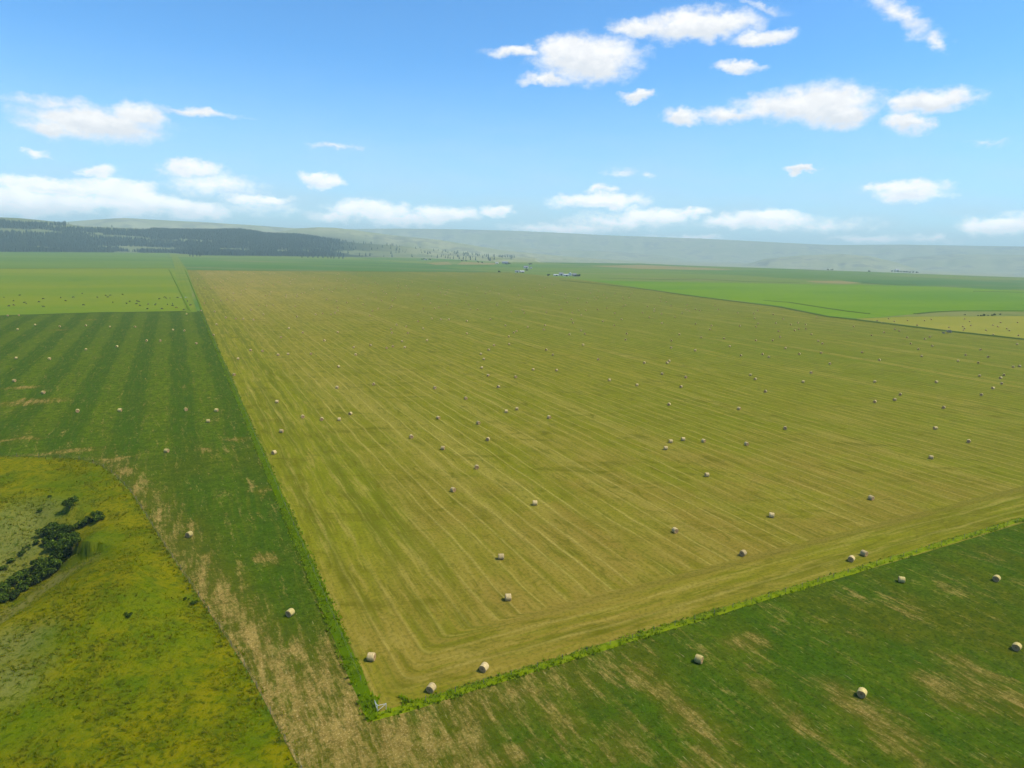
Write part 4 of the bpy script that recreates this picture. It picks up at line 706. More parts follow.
M_TALL = mat_grass('tall fence grass', ((0.085, 0.150, 0.001), (0.145, 0.225, 0.001), (0.225, 0.285, 0.004)))
M_TUSS = mat_grass('pasture tussocks', ((0.066, 0.098, 0.001), (0.140, 0.146, 0.001), (0.210, 0.196, 0.006)))
M_VERGE = mat_grass('rank verge grass', ((0.055, 0.095, 0.006), (0.075, 0.118, 0.008), (0.095, 0.135, 0.010)))

def strip_points(a, b, w, dens):
    a = np.array(a, float); b = np.array(b, float); L = np.hypot(*(b - a)); n = int(L * w * dens)
    t = RNG.rand(n); o = (RNG.rand(n) + RNG.rand(n) - 1) * w * 0.62
    d = (b - a) / L; nn = np.array([-d[1], d[0]])
    p = a + t[:, None] * (b - a) + o[:, None] * nn
    w3 = np.array([uvw(q[0], q[1]) for q in p]); w3[:, 2] = 0.05
    return w3[fbm(w3[:, 0] / 4.5, w3[:, 1] / 4.5, 3, 8) > 0.30 + 0.22 * RNG.rand(len(w3))]

def tall_grass(name, pieces, banks):
    parts = []
    for a, b, w, dens, sz in pieces:
        p = strip_points(a, b, w, dens); parts.append(tufts(p, sz * (0.5 + RNG.rand(len(p))), 6, 0.55))
    for args in banks: parts.append(bank(*args))
    V, F = join(*parts)
    return tag(soft_up(mesh_obj(name, mesh_np(name, V, F, M_TALL))), 'tall bright green grass along the fence', 'grass', None, 'stuff')

tall_grass('tall_grass', [((-1.2, -1), (-1.2, 90), 3.0, 9, 0.46), ((-1.2, 90), (-1.2, 260), 2.8, 5, 0.42), ((-1.2, 260), (-1.2, 640), 2.8, 2.2, 0.55), ((0.6, 0.2), (4.0, 2.4), 4.0, 7, 0.7), ((-1.5, 2), (3.5, 0.0), 4.5, 6, 0.7)],
           [([(-1.2, -1.0), (-1.2, 640)], 2.2, 0.26, 0.5, 3)])
tall_grass('tall_grass', [((-1, -0.4), (70, 0.2), 2.3, 9, 0.46), ((70, 0.2), (240, 1.0), 2.3, 5, 0.42)],
           [([(-1.6, -0.4), (70, 0.2), (260, 1.5), (700, 3)], 1.7, 0.24, 0.5, 9)])
def verge(poly, w, h, seed, mt=None):
    V, F = bank(poly, w, h, 3.0, seed)
    return tag(mesh_obj('verge_grass', mesh_np('verge_grass', V, F, mt or M_VERGE, True)), 'dark rank grass along a field edge', 'grass', None, 'stuff')
for k, (w, h) in enumerate(((7, 0.6), (10, .6), (10, .6), (7, .7), (8, .9), (14, .6), (6, .7))): verge(VERGE[k], w, h, 20 + k)
verge([(PAST[0][0], PAST[0][1] - 1), PAST[1], PAST[2], PAST[3]], 3.0, 0.6, 33)
verge([(PAST[-1][0], PAST[-1][1]), PAST[-2], PAST[-3], PAST[-4]], 8.0, 0.5, 34)
verge([(-11, 645), (-30, 1640)], 3.0, 0.6, 35, M_TALL)
verge([(0, 640), (3, 1640)], 2.5, 0.6, 36, M_TALL)
verge([FAREND[4], FAREND[3], FAREND[2], FAREND[1]], 8.0, 0.6, 37)

def gully_tussocks():
    n = 60000
    x = -150 + 135 * RNG.rand(n) ** 0.9; y = 70 + 140 * RNG.rand(n)
    keep = inside(x, y, COUL_POLY) & (fbm(x / 5, y / 5, 3, 77) > 0.38 + 0.25 * RNG.rand(n))
    az = np.degrees(np.arctan2(x, y)); keep &= az > -42
    x, y = x[keep], y[keep]; z = height(x, y)
    V, F = tufts(np.stack([x, y, z], -1), 0.18 + 0.30 * RNG.rand(len(x)), 5, 1.3)
    # a ranker line of grass along the boundary with the field
    e = []
    for k in range(len(COULC) - 1):
        a, b2 = np.array(COULC[k]), np.array(COULC[k + 1]); L = np.hypot(*(b2 - a)); m_ = int(L * 2.5)
        t = RNG.rand(m_)[:, None]; e.append(a + t * (b2 - a) + RNG.randn(m_, 2) * 0.8)
    e = np.concatenate(e); e = np.column_stack([e, np.zeros(len(e))])
    V2, F2 = tufts(e, 0.25 + 0.3 * RNG.rand(len(e)), 6, 1.1)
    V, F = join((V, F), (V2, F2))
    tag(soft_up(mesh_obj('tussock_grass', mesh_np('tussock_grass', V, F, M_TUSS))), 'rough yellow green tussock grass over the gully slopes', 'grass', None, 'stuff')
gully_tussocks()

# pond in the pasture corner
def pond():
    mt, N, b = material('pond water', 0.08, 0.5); b.inputs['Base Color'].default_value = (0.010, 0.016, 0.010, 1)
    bm = bmesh.new()
    vs = [bm.verts.new((4.6 * math.cos(a) * (1 + .12 * math.sin(3 * a)), 2.6 * math.sin(a) * (1 + .1 * math.cos(2 * a)), 0)) for a in np.linspace(0, 6.283, 33)[:-1]]
    bm.faces.new(vs); o = mesh_obj('pond', bm_mesh('pond', bm, mt), None, (POND[0], POND[1], 0.10), 0.4)
    tag(o, kind='structure')
pond()

# ------------------------------------------------------------------ hay bales
def mat_bale(name, a, b_, dark):
    mt, N, b = material(name, 0.9, 0.1)
    c = objco(N); X = N.xyz(c)
    wrap = N.noise(N.comb(N.m('MULTIPLY', X[0], 9.0), N.m('MULTIPLY', X[1], 2.5), N.m('MULTIPLY', X[2], 2.5)), 1.0, 3.0, 0.6)
    f = N.noise(c, 7.0, 4.0, 0.7)
    col = N.mix(N.ss(wrap, 0.4, 0.62), a, b_); col = N.mix(N.m('MULTIPLY', N.ss(f, 0.5, 0.7), 0.4), col, dark)
    oi = N.n('ShaderNodeObjectInfo').outputs['Random']
    col = N.scale(col, N.m('ADD', N.m('MULTIPLY', oi, 0.42), 0.72))
    N.put(b.inputs['Base Color'], col); bump(N, b, N.m('ADD', wrap, f), 0.9, 0.10)
    return mt
def mat_end():
    mt, N, b = material('bale end', 0.95, 0.0)
    c = objco(N); X = N.xyz(c)
    r = N.vm('LENGTH', N.comb(X[1], N.m('SUBTRACT', X[2], 0.655), 0.0)); ang = N.m('ARCTAN2', X[1], N.m('SUBTRACT', X[2], 0.655))
    sp = N.m('SINE', N.m('ADD', N.m('ADD', N.m('MULTIPLY', r, 42.0), ang), N.m('MULTIPLY', N.noise(c, 6.0, 3.0), 4.0)))
    col = N.mix(N.ss(sp, -0.7, 0.7), (0.30, 0.170, 0.065), (0.50, 0.33, 0.14)); col = N.mix(N.ss(r, 0.22, 0.05), col, (0.20, 0.12, 0.055))
    N.put(b.inputs['Base Color'], col); bump(N, b, N.m('ADD', sp, N.noise(c, 20.0, 3.0)), 0.6, 0.04)
    return mt
M_BALE = mat_bale('net wrapped hay', (0.46, 0.33, 0.135), (0.58, 0.44, 0.205), (0.36, 0.24, 0.085))
M_BALEG = mat_bale('golden baled hay', (0.48, 0.36, 0.115), (0.60, 0.48, 0.18), (0.36, 0.25, 0.07))
M_END = mat_end()

def bale_parts(seed, mt, L=1.24, rad=0.67):
    """round bale lying on its side: axis x, resting on z=0; returns the wrapped side and the two end discs"""
    rg = np.random.RandomState(seed); seg = 28
    prof = [(-L / 2, rad * 0.90), (-L / 2 + 0.05, rad * 0.965), (-L / 2 + 0.16, rad)] + [(-L / 2 + 0.16 + (L - 0.32) * k / 5, rad * (1 + 0.015 * rg.randn())) for k in range(1, 5)] + [(L / 2 - 0.16, rad), (L / 2 - 0.05, rad * 0.965), (L / 2, rad * 0.90)]
    def ring(x, r):
        a = np.linspace(0, 6.2832, seg, endpoint=False)
        rr = r * (1 + 0.014 * np.sin(3 * a + seed) + 0.014 * np.sin(5 * a + 2 * seed + x) + 0.012 * rg.randn(seg))
        y = np.sin(a) * rr * 1.015; z = rad * 0.975 + np.cos(a) * rr
        z = np.where(z < 0.06, 0.02 * np.maximum(0, z), z)               # settled flat below
        return np.stack([np.full(seg, x), y, z], -1)
    V = np.concatenate([ring(x, r) for x, r in prof]); n = len(prof)
    i, j = np.meshgrid(np.arange(n - 1), np.arange(seg), indexing='ij'); j2 = (j + 1) % seg
    F = np.stack([i * seg + j, i * seg + j2, (i + 1) * seg + j2, (i + 1) * seg + j], -1).reshape(-1, 4)
    side = mesh_np('bale', V, F, mt, True)
    ends = []
    for s in (-1, 1):
        rr = [ring(s * (L / 2 - d), rad * 0.90 * q) for q, d in ((1.0, 0.0), (0.8, 0.015), (0.5, 0.03), (0.2, 0.05), (0.05, 0.06))]
        W = []
        for q in rr:
            W.append(q)
        # the inner rings stay concentric with the outer one
        for k, q in enumerate((1.0, 0.8, 0.5, 0.2, 0.05)):
            c0 = np.array([0, 0, rad * 0.975]); base = rr[0].copy(); x = rr[k][:, 0:1]
            W[k] = np.concatenate([x, (base[:, 1:2]) * q, c0[2] + (base[:, 2:3] - c0[2]) * q], 1)
        V2 = np.concatenate(W + [np.array([[s * (L / 2 - 0.06), 0, rad * 0.975]])]); m_ = len(W)
        i, j = np.meshgrid(np.arange(m_ - 1), np.arange(seg), indexing='ij'); j2 = (j + 1) % seg
        F2 = np.stack([i * seg + j, (i + 1) * seg + j, (i + 1) * seg + j2, i * seg + j2], -1).reshape(-1, 4)
        if s > 0: F2 = F2[:, ::-1]
        ends.append(mesh_np('end_face', V2, F2, M_END, True))
    return side, ends

BALE_KINDS = {'h': [bale_parts(k, M_BALE) for k in (1, 2, 3)], 'g': [bale_parts(k, M_BALEG) for k in (4, 5)]}
BALE_KINDS['l'] = BALE_KINDS['g']; BALE_KINDS['s'] = BALE_KINDS['h']
GROUPS = {'h': 'bales in the mown hay field', 'g': 'bales in the dark green field', 'l': 'bales in the green field at the lower right', 's': 'bales in the small stubble field'}
AREA = {'h': 'small round hay bale, one of many dots scattered over the upper hay field',
        'g': 'small pale bale near the top of the dark green striped field',
        's': 'tiny round bale in the small tan stubble field at the far right'}
PROTO = {}
def bale(k, x, y, yaw, zone, label, near):
    kinds = BALE_KINDS[zone]; side, ends = kinds[k % len(kinds)]
    o = mesh_obj('hay_bale', side, None, (x, y, 0.045), R(yaw))
    o.scale = (0.96 + 0.08 * ((k * 37) % 10) / 10, 1, 0.96 + 0.07 * ((k * 53) % 10) / 10)
    tag(o, label or AREA[zone], 'hay bale', GROUPS[zone])
    for e in ends: mesh_obj('end_face', e, o)
    return o

def far_mesh(items):
    """the most distant bales, a pixel or two each"""
    side, ends = BALE_KINDS['h'][0]
    vs, fs, mi, o = [], [], [], 0
    for me, mk in ((side, 0), (ends[0], 1), (ends[1], 1)):
        V = np.zeros(len(me.vertices) * 3, np.float32); me.vertices.foreach_get('co', V); V = V.reshape(-1, 3)
        F = np.zeros(len(me.loops), np.int32); me.loops.foreach_get('vertex_index', F)
        vs.append(V); fs.append(F.reshape(-1, 4) + o); mi += [mk] * (len(F) // 4); o += len(V)
    V0 = np.concatenate(vs); F0 = np.concatenate(fs)
    Vs, Fs, n = [], [], 0
    for x, y, yaw, *_ in items:
        c, s = math.cos(R(yaw)), math.sin(R(yaw))
        Vs.append(np.stack([x + V0[:, 0] * c - V0[:, 1] * s, y + V0[:, 0] * s + V0[:, 1] * c, V0[:, 2] + 0.05], -1)); Fs.append(F0 + n); n += len(V0)
    me = mesh_np('distant_bales', np.concatenate(Vs), np.concatenate(Fs), [M_BALE, M_END], True, mi * len(items))
    tag(mesh_obj('distant_bales', me), 'round hay bales dotted over the far end of the fields', 'hay bales', None, 'stuff')

for k, (x, y, yaw, zone, lab) in enumerate(BALES[:300]): bale(k, x, y, yaw, zone, lab, k < 90)
far_mesh(BALES[300:])

# ------------------------------------------------------------------ corner brace and wire fences
def mat_flat(name, c, rough=0.7, var=0.25, scale=3.0):
    mt, N, b = material(name, rough, 0.25)
    n = N.noise(objco(N), scale, 4.0, 0.65)
    N.put(b.inputs['Base Color'], N.mix(n, tuple(x * (1 - var) for x in c), tuple(min(1, x * (1 + var)) for x in c)))
    return mt
M_PIPE = mat_flat('white pipe', (0.46, 0.46, 0.42), 0.7, 0.2)
M_POST = mat_flat('weathered post', (0.17, 0.15, 0.11), 0.9, 0.3)
M_WIRE = mat_flat('wire', (0.16, 0.15, 0.13), 0.5, 0.1)

def corner_brace():
    x, y, _ = uvw(-0.4, 0.6)
    root = empty('corner_brace', (x, y, 0.03), ROT_UV); root.scale = (0.72, 0.72, 0.85)
    tag(root, 'white pipe corner brace of the fence in the tall grass at the field corner', 'fence brace')
    def part(nm, pairs):
        bm = bmesh.new()
        for a, b, r in pairs: bar(bm, a, b, r, 10)
        return mesh_obj(nm, bm_mesh(nm, bm, M_PIPE, False), root)
    part('post', [((0, 0, 0), (0, 0, 1.55), 0.07)]); part('post', [((1.9, 0, 0), (1.9, 0, 1.3), 0.06)]); part('post', [((0, 1.9, 0), (0, 1.9, 1.3), 0.06)])
    part('rail', [((0.05, 0, 1.32), (1.88, 0, 1.2), 0.045)]); part('rail', [((0, 0.05, 1.30), (0, 1.88, 1.18), 0.045)])
    part('stay', [((0.08, 0.02, 0.25), (1.8, 0.02, 1.1), 0.05)]); part('stay', [((0.02, 0.08, 0.25), (0.02, 1.8, 1.1), 0.05)])
corner_brace()

def wire_fence(pts, step, label, maxn=95, uvs=True):
    P = np.array([uvw(*p)[:2] for p in pts]) if uvs else np.array(pts)
    seg = np.hypot(*np.diff(P, axis=0).T); cum = np.concatenate([[0], np.cumsum(seg)])
    s = np.arange(step, cum[-1], step)[:maxn]
    X = np.interp(s, cum, P[:, 0]); Y = np.interp(s, cum, P[:, 1]); Z = height(X, Y)
    root = empty('wire_fence', (float(X[0]), float(Y[0]), 0)); tag(root, label, 'fence')
    bm = bmesh.new(); bar(bm, (0, 0, -0.3), (0, 0, 1.25), 0.045, 7); pm = bm_mesh('post', bm, M_POST)
    for k in range(len(s)):
        o = mesh_obj('post', pm, root, (float(X[k] - X[0]), float(Y[k] - Y[0]), float(Z[k])), k * 1.3); o.rotation_euler[0] = 0.05 * math.sin(k * 2.1)
    for hz in (0.45, 0.8, 1.12):
        n = len(s); pts3 = np.stack([X - X[0], Y - Y[0], Z + hz], -1); r = 0.004
        V = np.concatenate([pts3 + (0, 0, r), pts3 + (r, r, -r), pts3 + (-r, -r, -r)]); a = np.arange(n - 1)
        F = np.concatenate([np.stack([a + p * n, a + q * n, a + 1 + q * n, a + 1 + p * n], -1) for p, q in ((0, 1), (1, 2), (2, 0))])
        mesh_obj('wire', mesh_np('wire', V, F, M_WIRE), root)
wire_fence([(-0.9, 2), (-0.9, 640)], 6.7, 'wire fence in tall grass running from the corner brace to the far pasture')
wire_fence([(2, -0.4), (320, 1.2)], 5.0, 'wire fence in tall grass between the hay field and the lower right green field')
wire_fence(COULC[2:], 7.0, 'thin wire fence around the rim of the grassy gully', uvs=False)

# ------------------------------------------------------------------ shrubs, trees
def mat_leaf(name, a, b_, c):
    mt, N, b = material(name, 0.85, 0.0)
    k = island(N); col = N.mix(N.ss(k, 0, 0.6), a, b_); col = N.mix(N.ss(k, 0.75, 1.0), col, c)
    oi = N.n('ShaderNodeObjectInfo').outputs['Random']; col = N.scale(col, N.m('ADD', N.m('MULTIPLY', oi, 0.5), 0.75))
    N.put(b.inputs['Base Color'], col)
    return mt
M_LEAF = mat_leaf('shrub leaves', (0.018, 0.036, 0.003), (0.040, 0.070, 0.005), (0.120, 0.165, 0.014))
M_SAGE = mat_leaf('grey leaves', (0.15, 0.17, 0.11), (0.22, 0.24, 0.17), (0.30, 0.31, 0.23))
M_CONI = mat_leaf('conifer needles', (0.016, 0.034, 0.018), (0.020, 0.040, 0.020), (0.026, 0.047, 0.022))
M_BARK = mat_flat('bark', (0.10, 0.08, 0.06), 0.95, 0.3)

def leaf_cloud(seed, n, lobes, leaf, rad=1.0, zs=0.85):
    rg = np.random.RandomState(seed)
    c = np.column_stack([rg.randn(lobes) * 0.42, rg.randn(lobes) * 0.42, 0.65 + rg.rand(lobes) * 0.75]) * rad
    cr_ = (0.34 + 0.3 * rg.rand(lobes)) * rad
    i = rg.randint(0, lobes, n); d = rg.randn(n, 3); d /= np.linalg.norm(d, axis=1)[:, None]
    rr = (0.45 + 0.6 * rg.rand(n) ** 0.5)
    P = c[i] + d * (cr_[i] * rr)[:, None]; P[:, 2] = np.abs(P[:, 2]) * zs + 0.05
    a = rg.randn(n, 3); a /= np.linalg.norm(a, axis=1)[:, None]; b2 = np.cross(a, d + 0.3 * rg.randn(n, 3)); b2 /= np.linalg.norm(b2, axis=1)[:, None] + 1e-9
    s = (leaf * (0.6 + 0.8 * rg.rand(n)))[:, None]
    V = np.stack([P - a * s, P + b2 * s * 0.7, P + a * s, P - b2 * s * 0.7], 1).reshape(-1, 3)
    return V, np.arange(len(V)).reshape(-1, 4)

def stems(seed, hgt, r, n=4, spread=0.5):
    bm = bmesh.new(); rg = random.Random(seed)
    bar(bm, (0, 0, -0.4), (0, 0, hgt * 0.45), r, 7, r * 0.75)
    for k in range(n):
        a = 6.283 * k / n + rg.random(); e = Vector((math.cos(a) * spread * hgt, math.sin(a) * spread * hgt, hgt * (0.75 + 0.3 * rg.random())))
        bar(bm, (0, 0, hgt * (0.1 + 0.3 * rg.random())), e, r * 0.55, 6, r * 0.15)
    return bm_mesh('trunk', bm, M_BARK)

SHRUB = [(mesh_np('crown', *leaf_cloud(60 + k, 900, 7 + k % 3, 0.14), M_LEAF), stems(k, 0.9, 0.05)) for k in range(5)]
def plant(name, kinds, k, x, y, z, s, label, cat, group=None, sz=1.0):
    crown, trunk = kinds[k % len(kinds)]
    root = empty(name, (x, y, z - 0.05 * s), (k * 2.4) % 6.28); root.scale = (s, s, s * sz)
    tag(root, label, cat, group)
    mesh_obj('crown', crown, root); mesh_obj('trunk', trunk, root)
    return root
SHRUB_LAB = {0: 'upper dark shrub of the detached pair on the green gully slope', 1: 'lower dark shrub of the detached pair on the green gully slope', 2: 'dark round shrub at the upper tip of the gully thicket',
             3: 'small dark shrub just inside the round one at the thicket tip', 36: 'small bush in the lush grass near the head of the gully', 37: 'smallest bush in the lush grass at the head of the gully',
             38: 'bluish bush on the gully rim beside the tan field edge', 39: 'little green bush just inside the gully rim', 40: 'small dark bush alone on the open grass slope below the gully ridge'}
for k, (x, y, z, s) in enumerate(SHRUBS):
    plant('shrub', SHRUB, k, x, y, z, s * 0.58, SHRUB_LAB.get(k, 'dark green shrub in the thicket filling the gully bottom'), 'shrub',
          None if k in SHRUB_LAB else 'shrubs in the gully thicket', 1.05 if s > 1.5 else 0.7)

def conifer(seed):
    rg = np.random.RandomState(seed); Vs, Fs, n = [], [], 0
    for t in range(7):
        z0 = 0.14 + 0.80 * t / 7; r = 0.20 * (1 - t / 7.6) * (0.85 + 0.3 * rg.rand()); m_ = 13
        a = np.linspace(0, 6.283, m_, endpoint=False) + rg.rand() * 6; rr = r * np.where(np.arange(m_) % 2 == 0, 1.0, 0.55) * (0.8 + 0.4 * rg.rand(m_))
        ring = np.stack([np.cos(a) * rr, np.sin(a) * rr, z0 - 0.03 + 0.03 * rg.rand(m_)], -1); tip = np.array([[0, 0, min(1.0, z0 + 0.24)]])
        Vs.append(np.concatenate([ring, tip])); j = np.arange(m_)
        Fs.append(np.stack([j, (j + 1) % m_, np.full(m_, m_)], -1) + n); n += m_ + 1
    return mesh_np('crown', np.concatenate(Vs), np.concatenate(Fs), M_CONI)
def pole(r):
    bm = bmesh.new(); bar(bm, (0, 0, -0.03), (0, 0, 0.6), r, 7, r * 0.3); return bm_mesh('trunk', bm, M_BARK)
CONI = [(conifer(k), pole(0.022)) for k in range(4)]
DECID = [(mesh_np('crown', *leaf_cloud(90 + k, 900, 9, 0.12), M_LEAF), stems(20 + k, 1.0, 0.07)) for k in range(3)]
M_PALE = mat_leaf('light leaves', (0.045, 0.075, 0.022), (0.065, 0.100, 0.030), (0.09, 0.13, 0.04))
PALE = [(mesh_np('crown', *leaf_cloud(150 + k, 900, 9, 0.12), M_PALE), stems(40 + k, 1.0, 0.07)) for k in range(3)]
SAGE = [(mesh_np('crown', *leaf_cloud(120 + k, 1200, 8, 0.10), M_SAGE), stems(30 + k, 0.9, 0.05)) for k in range(2)]
for k, (x, y) in enumerate(ROW):
    if k < 10: lab, gr = 'dark conifer in the thinning tail of the tree belt below the left hills', 'conifers at the tail of the tree belt'
    elif k < 13: lab, gr = ['dark conifer standing alone on the plain left of the far farms', 'left conifer of two close together left of the far farms', 'right conifer of two close together left of the far farms'][k - 10], None
    else: lab, gr = 'dark conifer of the small clump at the foot of the left hills', 'conifers in the small clump'
    plant('conifer_tree', CONI, k, x, y, 0, 15 + 4 * ((k * 7) % 5) / 5, lab, 'tree', gr, 1.0)
for k, (x, y) in enumerate(FTREE):
    plant('farmyard_tree', DECID, k, x, y, 0, 3.2 + 1.6 * ((k * 5) % 4) / 4, 'small dark round tree beside the distant farm buildings', 'tree', 'trees around the distant farms')
for k, (x, y) in enumerate(TINYROW):
    plant('shelterbelt_tree', PALE, k, x, y, 0, 4.5 + (k * 3) % 3, 'hazy dark tree of the shelterbelt at the edge of the plain before the right hills', 'tree', 'shelterbelt trees at the plain edge')
for k, (x, y) in enumerate(BRUSH):
    plant('bush', PALE, k, x, y, 0, 0.9 + 0.35 * (k % 3), 'dark bush on the olive margin above the small stubble field', 'bush', 'bushes on the margin of the stubble field')
plant('willow_bush', SAGE, 0, WILLOW[0][0], WILLOW[0][1], 0, 2.4, 'larger silvery grey bush in the dark grass strip at the far right', 'bush')
plant('willow_bush', SAGE, 1, WILLOW[1][0], WILLOW[1][1], 0, 1.3, 'smaller silvery grey bush in the dark grass strip at the far right', 'bush')

# ------------------------------------------------------------------ the timbered hill: one forest
def forest():
    n = 90000
    az = -42 + 42 * RNG.rand(n); r = 2700 + 2700 * RNG.rand(n) ** 0.8
    r0 = edge_r(az); keep = (r > r0 + 15) & (r < np.maximum(4700, r0 + 300) + 120)
    az, r = az[keep], r[keep]; r0 = r0[keep]
    x = np.sin(np.radians(az)) * r; y = np.cos(np.radians(az)) * r; z = height(x, y)
    g = glade(x, y, z); px = 512 + 660 * np.tan(np.radians(az + 0.3))
    tail = (px > 300) & (RNG.rand(len(px)) < np.clip((px - 290) / 60, 0, 0.988))
    g |= tail
    x, y, z = x[~g], y[~g], z[~g]; n = len(x)
    hgt = 11 + 11 * RNG.rand(n); w = hgt * (0.17 + 0.07 * RNG.rand(n)); ph = RNG.rand(n) * 6.28
    Vs = []
    for (zz, rr) in ((0.08, 1.0), (0.45, 0.72)):
        for k in range(5):
            a = ph + 6.2832 * k / 5; q = rr * (0.75 + 0.5 * RNG.rand(n))
            Vs.append(np.stack([x + np.cos(a) * w * q, y + np.sin(a) * w * q, z + hgt * zz], -1))
        Vs.append(np.stack([x, y, z + hgt * (0.62 if zz < .3 else 1.0)], -1))
    V = np.stack(Vs, 1).reshape(-1, 3); b = np.arange(n)[:, None] * 12
    f = []
    for o in (0, 6):
        for k in range(5): f.append(np.concatenate([b + o + k, b + o + (k + 1) % 5, b + o + 5], 1))
    F = np.concatenate(f)
    tag(mesh_obj('forest', mesh_np('forest', V, F, M_CONI)), 'dark conifer forest covering the hills beyond the plain on the left', 'forest', None, 'stuff')
forest()

# ------------------------------------------------------------------ distant farm buildings
M_WHITE = mat_flat('white siding', (0.60, 0.60, 0.56), 0.8, 0.06); M_GREYR = mat_flat('grey roof', (0.20, 0.20, 0.20), 0.8, 0.15)
M_PALER = mat_flat('pale metal roof', (0.44, 0.44, 0.42), 0.7, 0.08); M_BLUE = mat_flat('blue grey siding', (0.22, 0.23, 0.25), 0.6, 0.1)
M_TAN = mat_flat('weathered siding', (0.30, 0.27, 0.22), 0.8, 0.2); M_DARK = mat_flat('dark opening', (0.03, 0.03, 0.035), 0.5, 0.1)
def barn(name, x, y, rz, L, W, hw, hr, wall, roof, label, cat='farm building', door=True, nwin=3):
    L *= 0.7; W *= 0.75; hw *= 0.85; hr *= 0.85
    root = empty(name, (x, y, 0), R(rz)); tag(root, label, cat)
    bm = bmesh.new()
    pr = [(-W / 2, -0.3), (W / 2, -0.3), (W / 2, hw), (0, hw + hr), (-W / 2, hw)]
    a = [bm.verts.new((-L / 2, p, q)) for p, q in pr]; c = [bm.verts.new((L / 2, p, q)) for p, q in pr]
    bm.faces.new(a); bm.faces.new(c)
    for k in (0, 1, 4): bm.faces.new((a[k], a[(k + 1) % 5], c[(k + 1) % 5], c[k]))
    mesh_obj('wall', bm_mesh('wall', bm, wall), root)
    bm = bmesh.new(); e = 0.5; t = 0.25
    for s in (-1, 1):
        p = [(s * (W / 2 + e), hw - e * hr / (W / 2) + 0.05), (0, hw + hr + 0.05), (0, hw + hr + 0.05 + t), (s * (W / 2 + e), hw - e * hr / (W / 2) + 0.05 + t)]
        a = [bm.verts.new((-L / 2 - e, u_, v_)) for u_, v_ in p]; c = [bm.verts.new((L / 2 + e, u_, v_)) for u_, v_ in p]
        bm.faces.new(a); bm.faces.new(c)
        for k in range(4): bm.faces.new((a[k], a[(k + 1) % 4], c[(k + 1) % 4], c[k]))
    mesh_obj('roof', bm_mesh('roof', bm, roof), root)
    if door:
        bm = bmesh.new(); box(bm, L * 0.12, -W / 2 - 0.06, hw * 0.42, min(5, L * .3), 0.1, hw * 0.84); mesh_obj('door', bm_mesh('door', bm, M_DARK), root)
    for k in range(nwin):
        bm = bmesh.new(); box(bm, -L * 0.42 + k * L * 0.16, -W / 2 - 0.05, hw * 0.6, L * .07, 0.08, hw * 0.3); mesh_obj('window', bm_mesh('window', bm, M_DARK), root)
    return root
fp = FARM
barn('farm_shed', *fp['a1'], 10, 20, 9, 4, 2, M_WHITE, M_GREYR, 'small lone white shed with a grey roof left of the tan field patches')
barn('metal_shed', *fp['b1'], -12, 16, 10, 4.5, 2.5, M_WHITE, M_PALER, 'pale shed against the left end of the blue grey barn')
barn('blue_barn', *fp['b2'], -12, 34, 18, 6, 4.5, M_BLUE, M_BLUE, 'long blue grey barn right of the tan field patches')
barn('farm_house', *fp['c1'], 8, 22, 11, 5, 4.5, M_WHITE, M_GREYR, 'white house with a steep grey roof standing behind the other farmstead buildings', 'house')
barn('garage', *fp['c2'], 30, 9, 7, 3, 2, M_WHITE, M_GREYR, 'small white garage right of the white house with a steep grey roof', 'garage', True, 1)
barn('hay_shed', *fp['d1'], -8, 16, 9, 4.5, 2, M_WHITE, M_GREYR, 'white front shed with grey roof below the white house')
barn('workshop', *fp['d2'], 15, 17, 11, 4, 2.5, M_TAN, M_PALER, 'weathered workshop with a pale roof next to the white front shed')
barn('long_shed', *fp['e1'], 5, 18, 8, 3, 1.5, M_WHITE, M_PALER, 'low long shed at the left end of the nearest farmstead')
barn('old_barn', *fp['e2'], -5, 16, 10, 5, 3.5, M_WHITE, M_GREYR, 'white gabled barn with a grey roof in the nearest farmstead')
barn('machine_shed', *fp['e3'], 2, 19, 9, 4.5, 2, M_WHITE, M_PALER, 'wide white machine shed in the middle of the nearest farmstead')
barn('white_barn', *fp['e4'], 80, 14, 11, 6, 4, M_WHITE, M_PALER, 'tallest white barn with its gable to the fields in the nearest farmstead')
barn('grey_barn', *fp['e5'], 0, 15, 10, 5.5, 3, M_TAN, M_GREYR, 'dark weathered barn at the right end of the nearest farmstead')
barn('ranch_house', *fp['r1'], 0, 26, 12, 5, 4, M_WHITE, M_PALER, 'white ranch house among trees at the plain edge before the right hills', 'house')

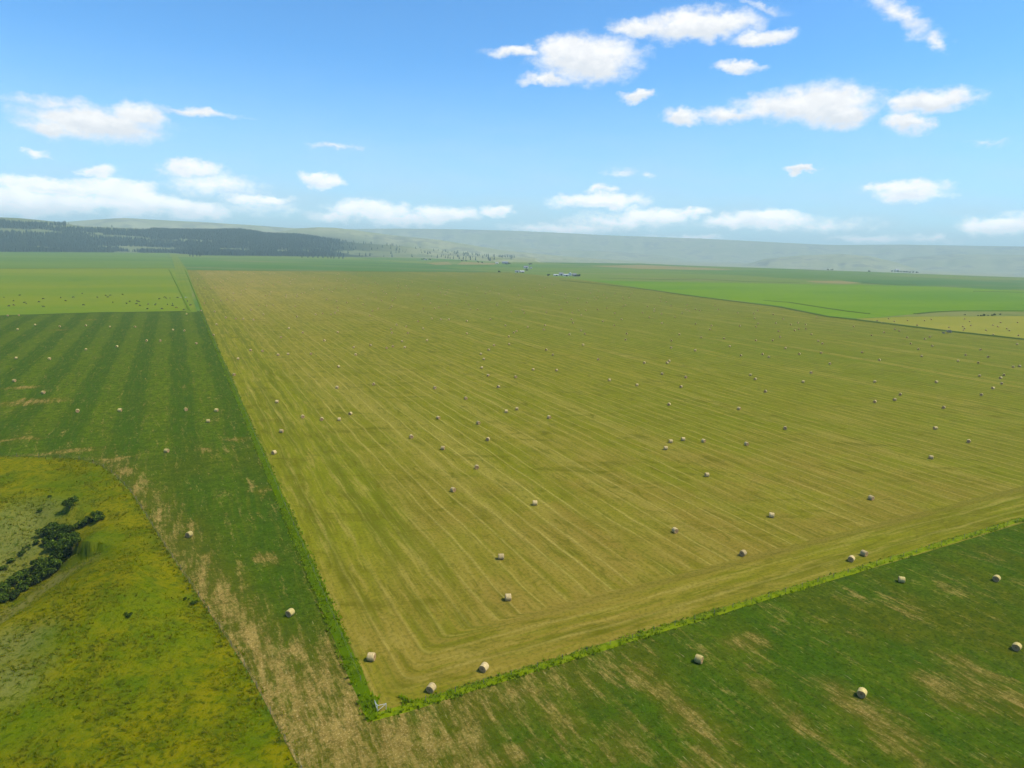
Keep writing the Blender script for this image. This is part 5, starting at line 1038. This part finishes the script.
# ------------------------------------------------------------------ cattle
def cow_mesh(name, head_down, mt):
    sk = {'hip': (-0.95, 0, 1.18, .33), 'mid': (-0.2, 0, 1.10, .42), 'chest': (0.55, 0, 1.10, .37), 'neck': (0.95, 0, 1.2 if not head_down else 1.0, .2)}
    if head_down: sk['poll'] = (1.35, 0, 0.55, .15); sk['nose'] = (1.5, 0, 0.12, .10)
    else: sk['poll'] = (1.3, 0, 1.55, .16); sk['nose'] = (1.7, 0, 1.38, .10)
    names = list(sk); ed = [('hip', 'mid'), ('mid', 'chest'), ('chest', 'neck'), ('neck', 'poll'), ('poll', 'nose')]
    for s, n in ((-1, 'l'), (1, 'r')):
        sk['h1' + n] = (-0.95, s * .24, 0.80, .16); sk['h2' + n] = (-1.05, s * .25, 0.45, .09); sk['h3' + n] = (-0.98, s * .25, 0.03, .075)
        sk['f1' + n] = (0.55, s * .22, 0.72, .14); sk['f2' + n] = (0.57, s * .22, 0.38, .085); sk['f3' + n] = (0.56, s * .22, 0.03, .075)
        ed += [('hip', 'h1' + n), ('h1' + n, 'h2' + n), ('h2' + n, 'h3' + n), ('chest', 'f1' + n), ('f1' + n, 'f2' + n), ('f2' + n, 'f3' + n)]
    sk['tail1'] = (-1.33, 0, 1.1, .05); sk['tail2'] = (-1.4, 0, 0.5, .045); ed += [('hip', 'tail1'), ('tail1', 'tail2')]
    ids = {n: k for k, n in enumerate(sk)}
    me = bpy.data.meshes.new('skel'); me.from_pydata([v[:3] for v in sk.values()], [(ids[a], ids[b]) for a, b in ed], [])
    o = bpy.data.objects.new('skel', me); COL.objects.link(o)
    o.modifiers.new('skin', 'SKIN')
    for k, v in enumerate(sk.values()): me.skin_vertices[0].data[k].radius = (v[3], v[3])
    me.skin_vertices[0].data[0].use_root = True
    sb = o.modifiers.new('sub', 'SUBSURF'); sb.levels = 1
    dg = bpy.context.evaluated_depsgraph_get(); res = bpy.data.meshes.new_from_object(o.evaluated_get(dg))
    bpy.data.objects.remove(o); res.name = name; res.materials.clear(); res.materials.append(mt)
    for p in res.polygons: p.use_smooth = True
    return res
M_COWB = mat_flat('black hide', (0.014, 0.012, 0.011), 0.6, 0.3); M_COWR = mat_flat('red brown hide', (0.085, 0.035, 0.018), 0.6, 0.3)
COW = [cow_mesh('cow', True, M_COWB), cow_mesh('cow', False, M_COWB), cow_mesh('cow', True, M_COWR)]
for k, (x, y, yaw) in enumerate(COWS):
    o = mesh_obj('cow', COW[(k * 5) % 3 if k % 4 == 0 else k % 2], None, (x, y, 0.05), R(yaw)); o.scale = (0.95,) * 3
    tag(o, 'tiny dark cow grazing in the pasture beyond the dark green striped field', 'cow', 'cattle grazing in the pasture')

# ------------------------------------------------------------------ haze
def haze():
    mt = bpy.data.materials.new('haze air'); mt.use_nodes = True; t = mt.node_tree; t.nodes.clear()
    o = t.nodes.new('ShaderNodeOutputMaterial'); v = t.nodes.new('ShaderNodeVolumePrincipled')
    v.inputs['Color'].default_value = HAZE_COLOR; v.inputs['Density'].default_value = HAZE_DENSITY; v.inputs['Anisotropy'].default_value = 0.0
    t.links.new(v.outputs[0], o.inputs['Volume'])
    bm = bmesh.new(); box(bm, 0, 0, (HAZE_TOP - 66) / 2, 50000, 50000, HAZE_TOP + 66)
    ob = mesh_obj('haze', bm_mesh('haze', bm, mt)); tag(ob, kind='stuff')
    mt.cycles.homogeneous_volume = True if hasattr(mt.cycles, 'homogeneous_volume') else None
HAZE_COLOR = (0.75, 0.98, 0.96, 1); HAZE_TOP = 362.0
haze()
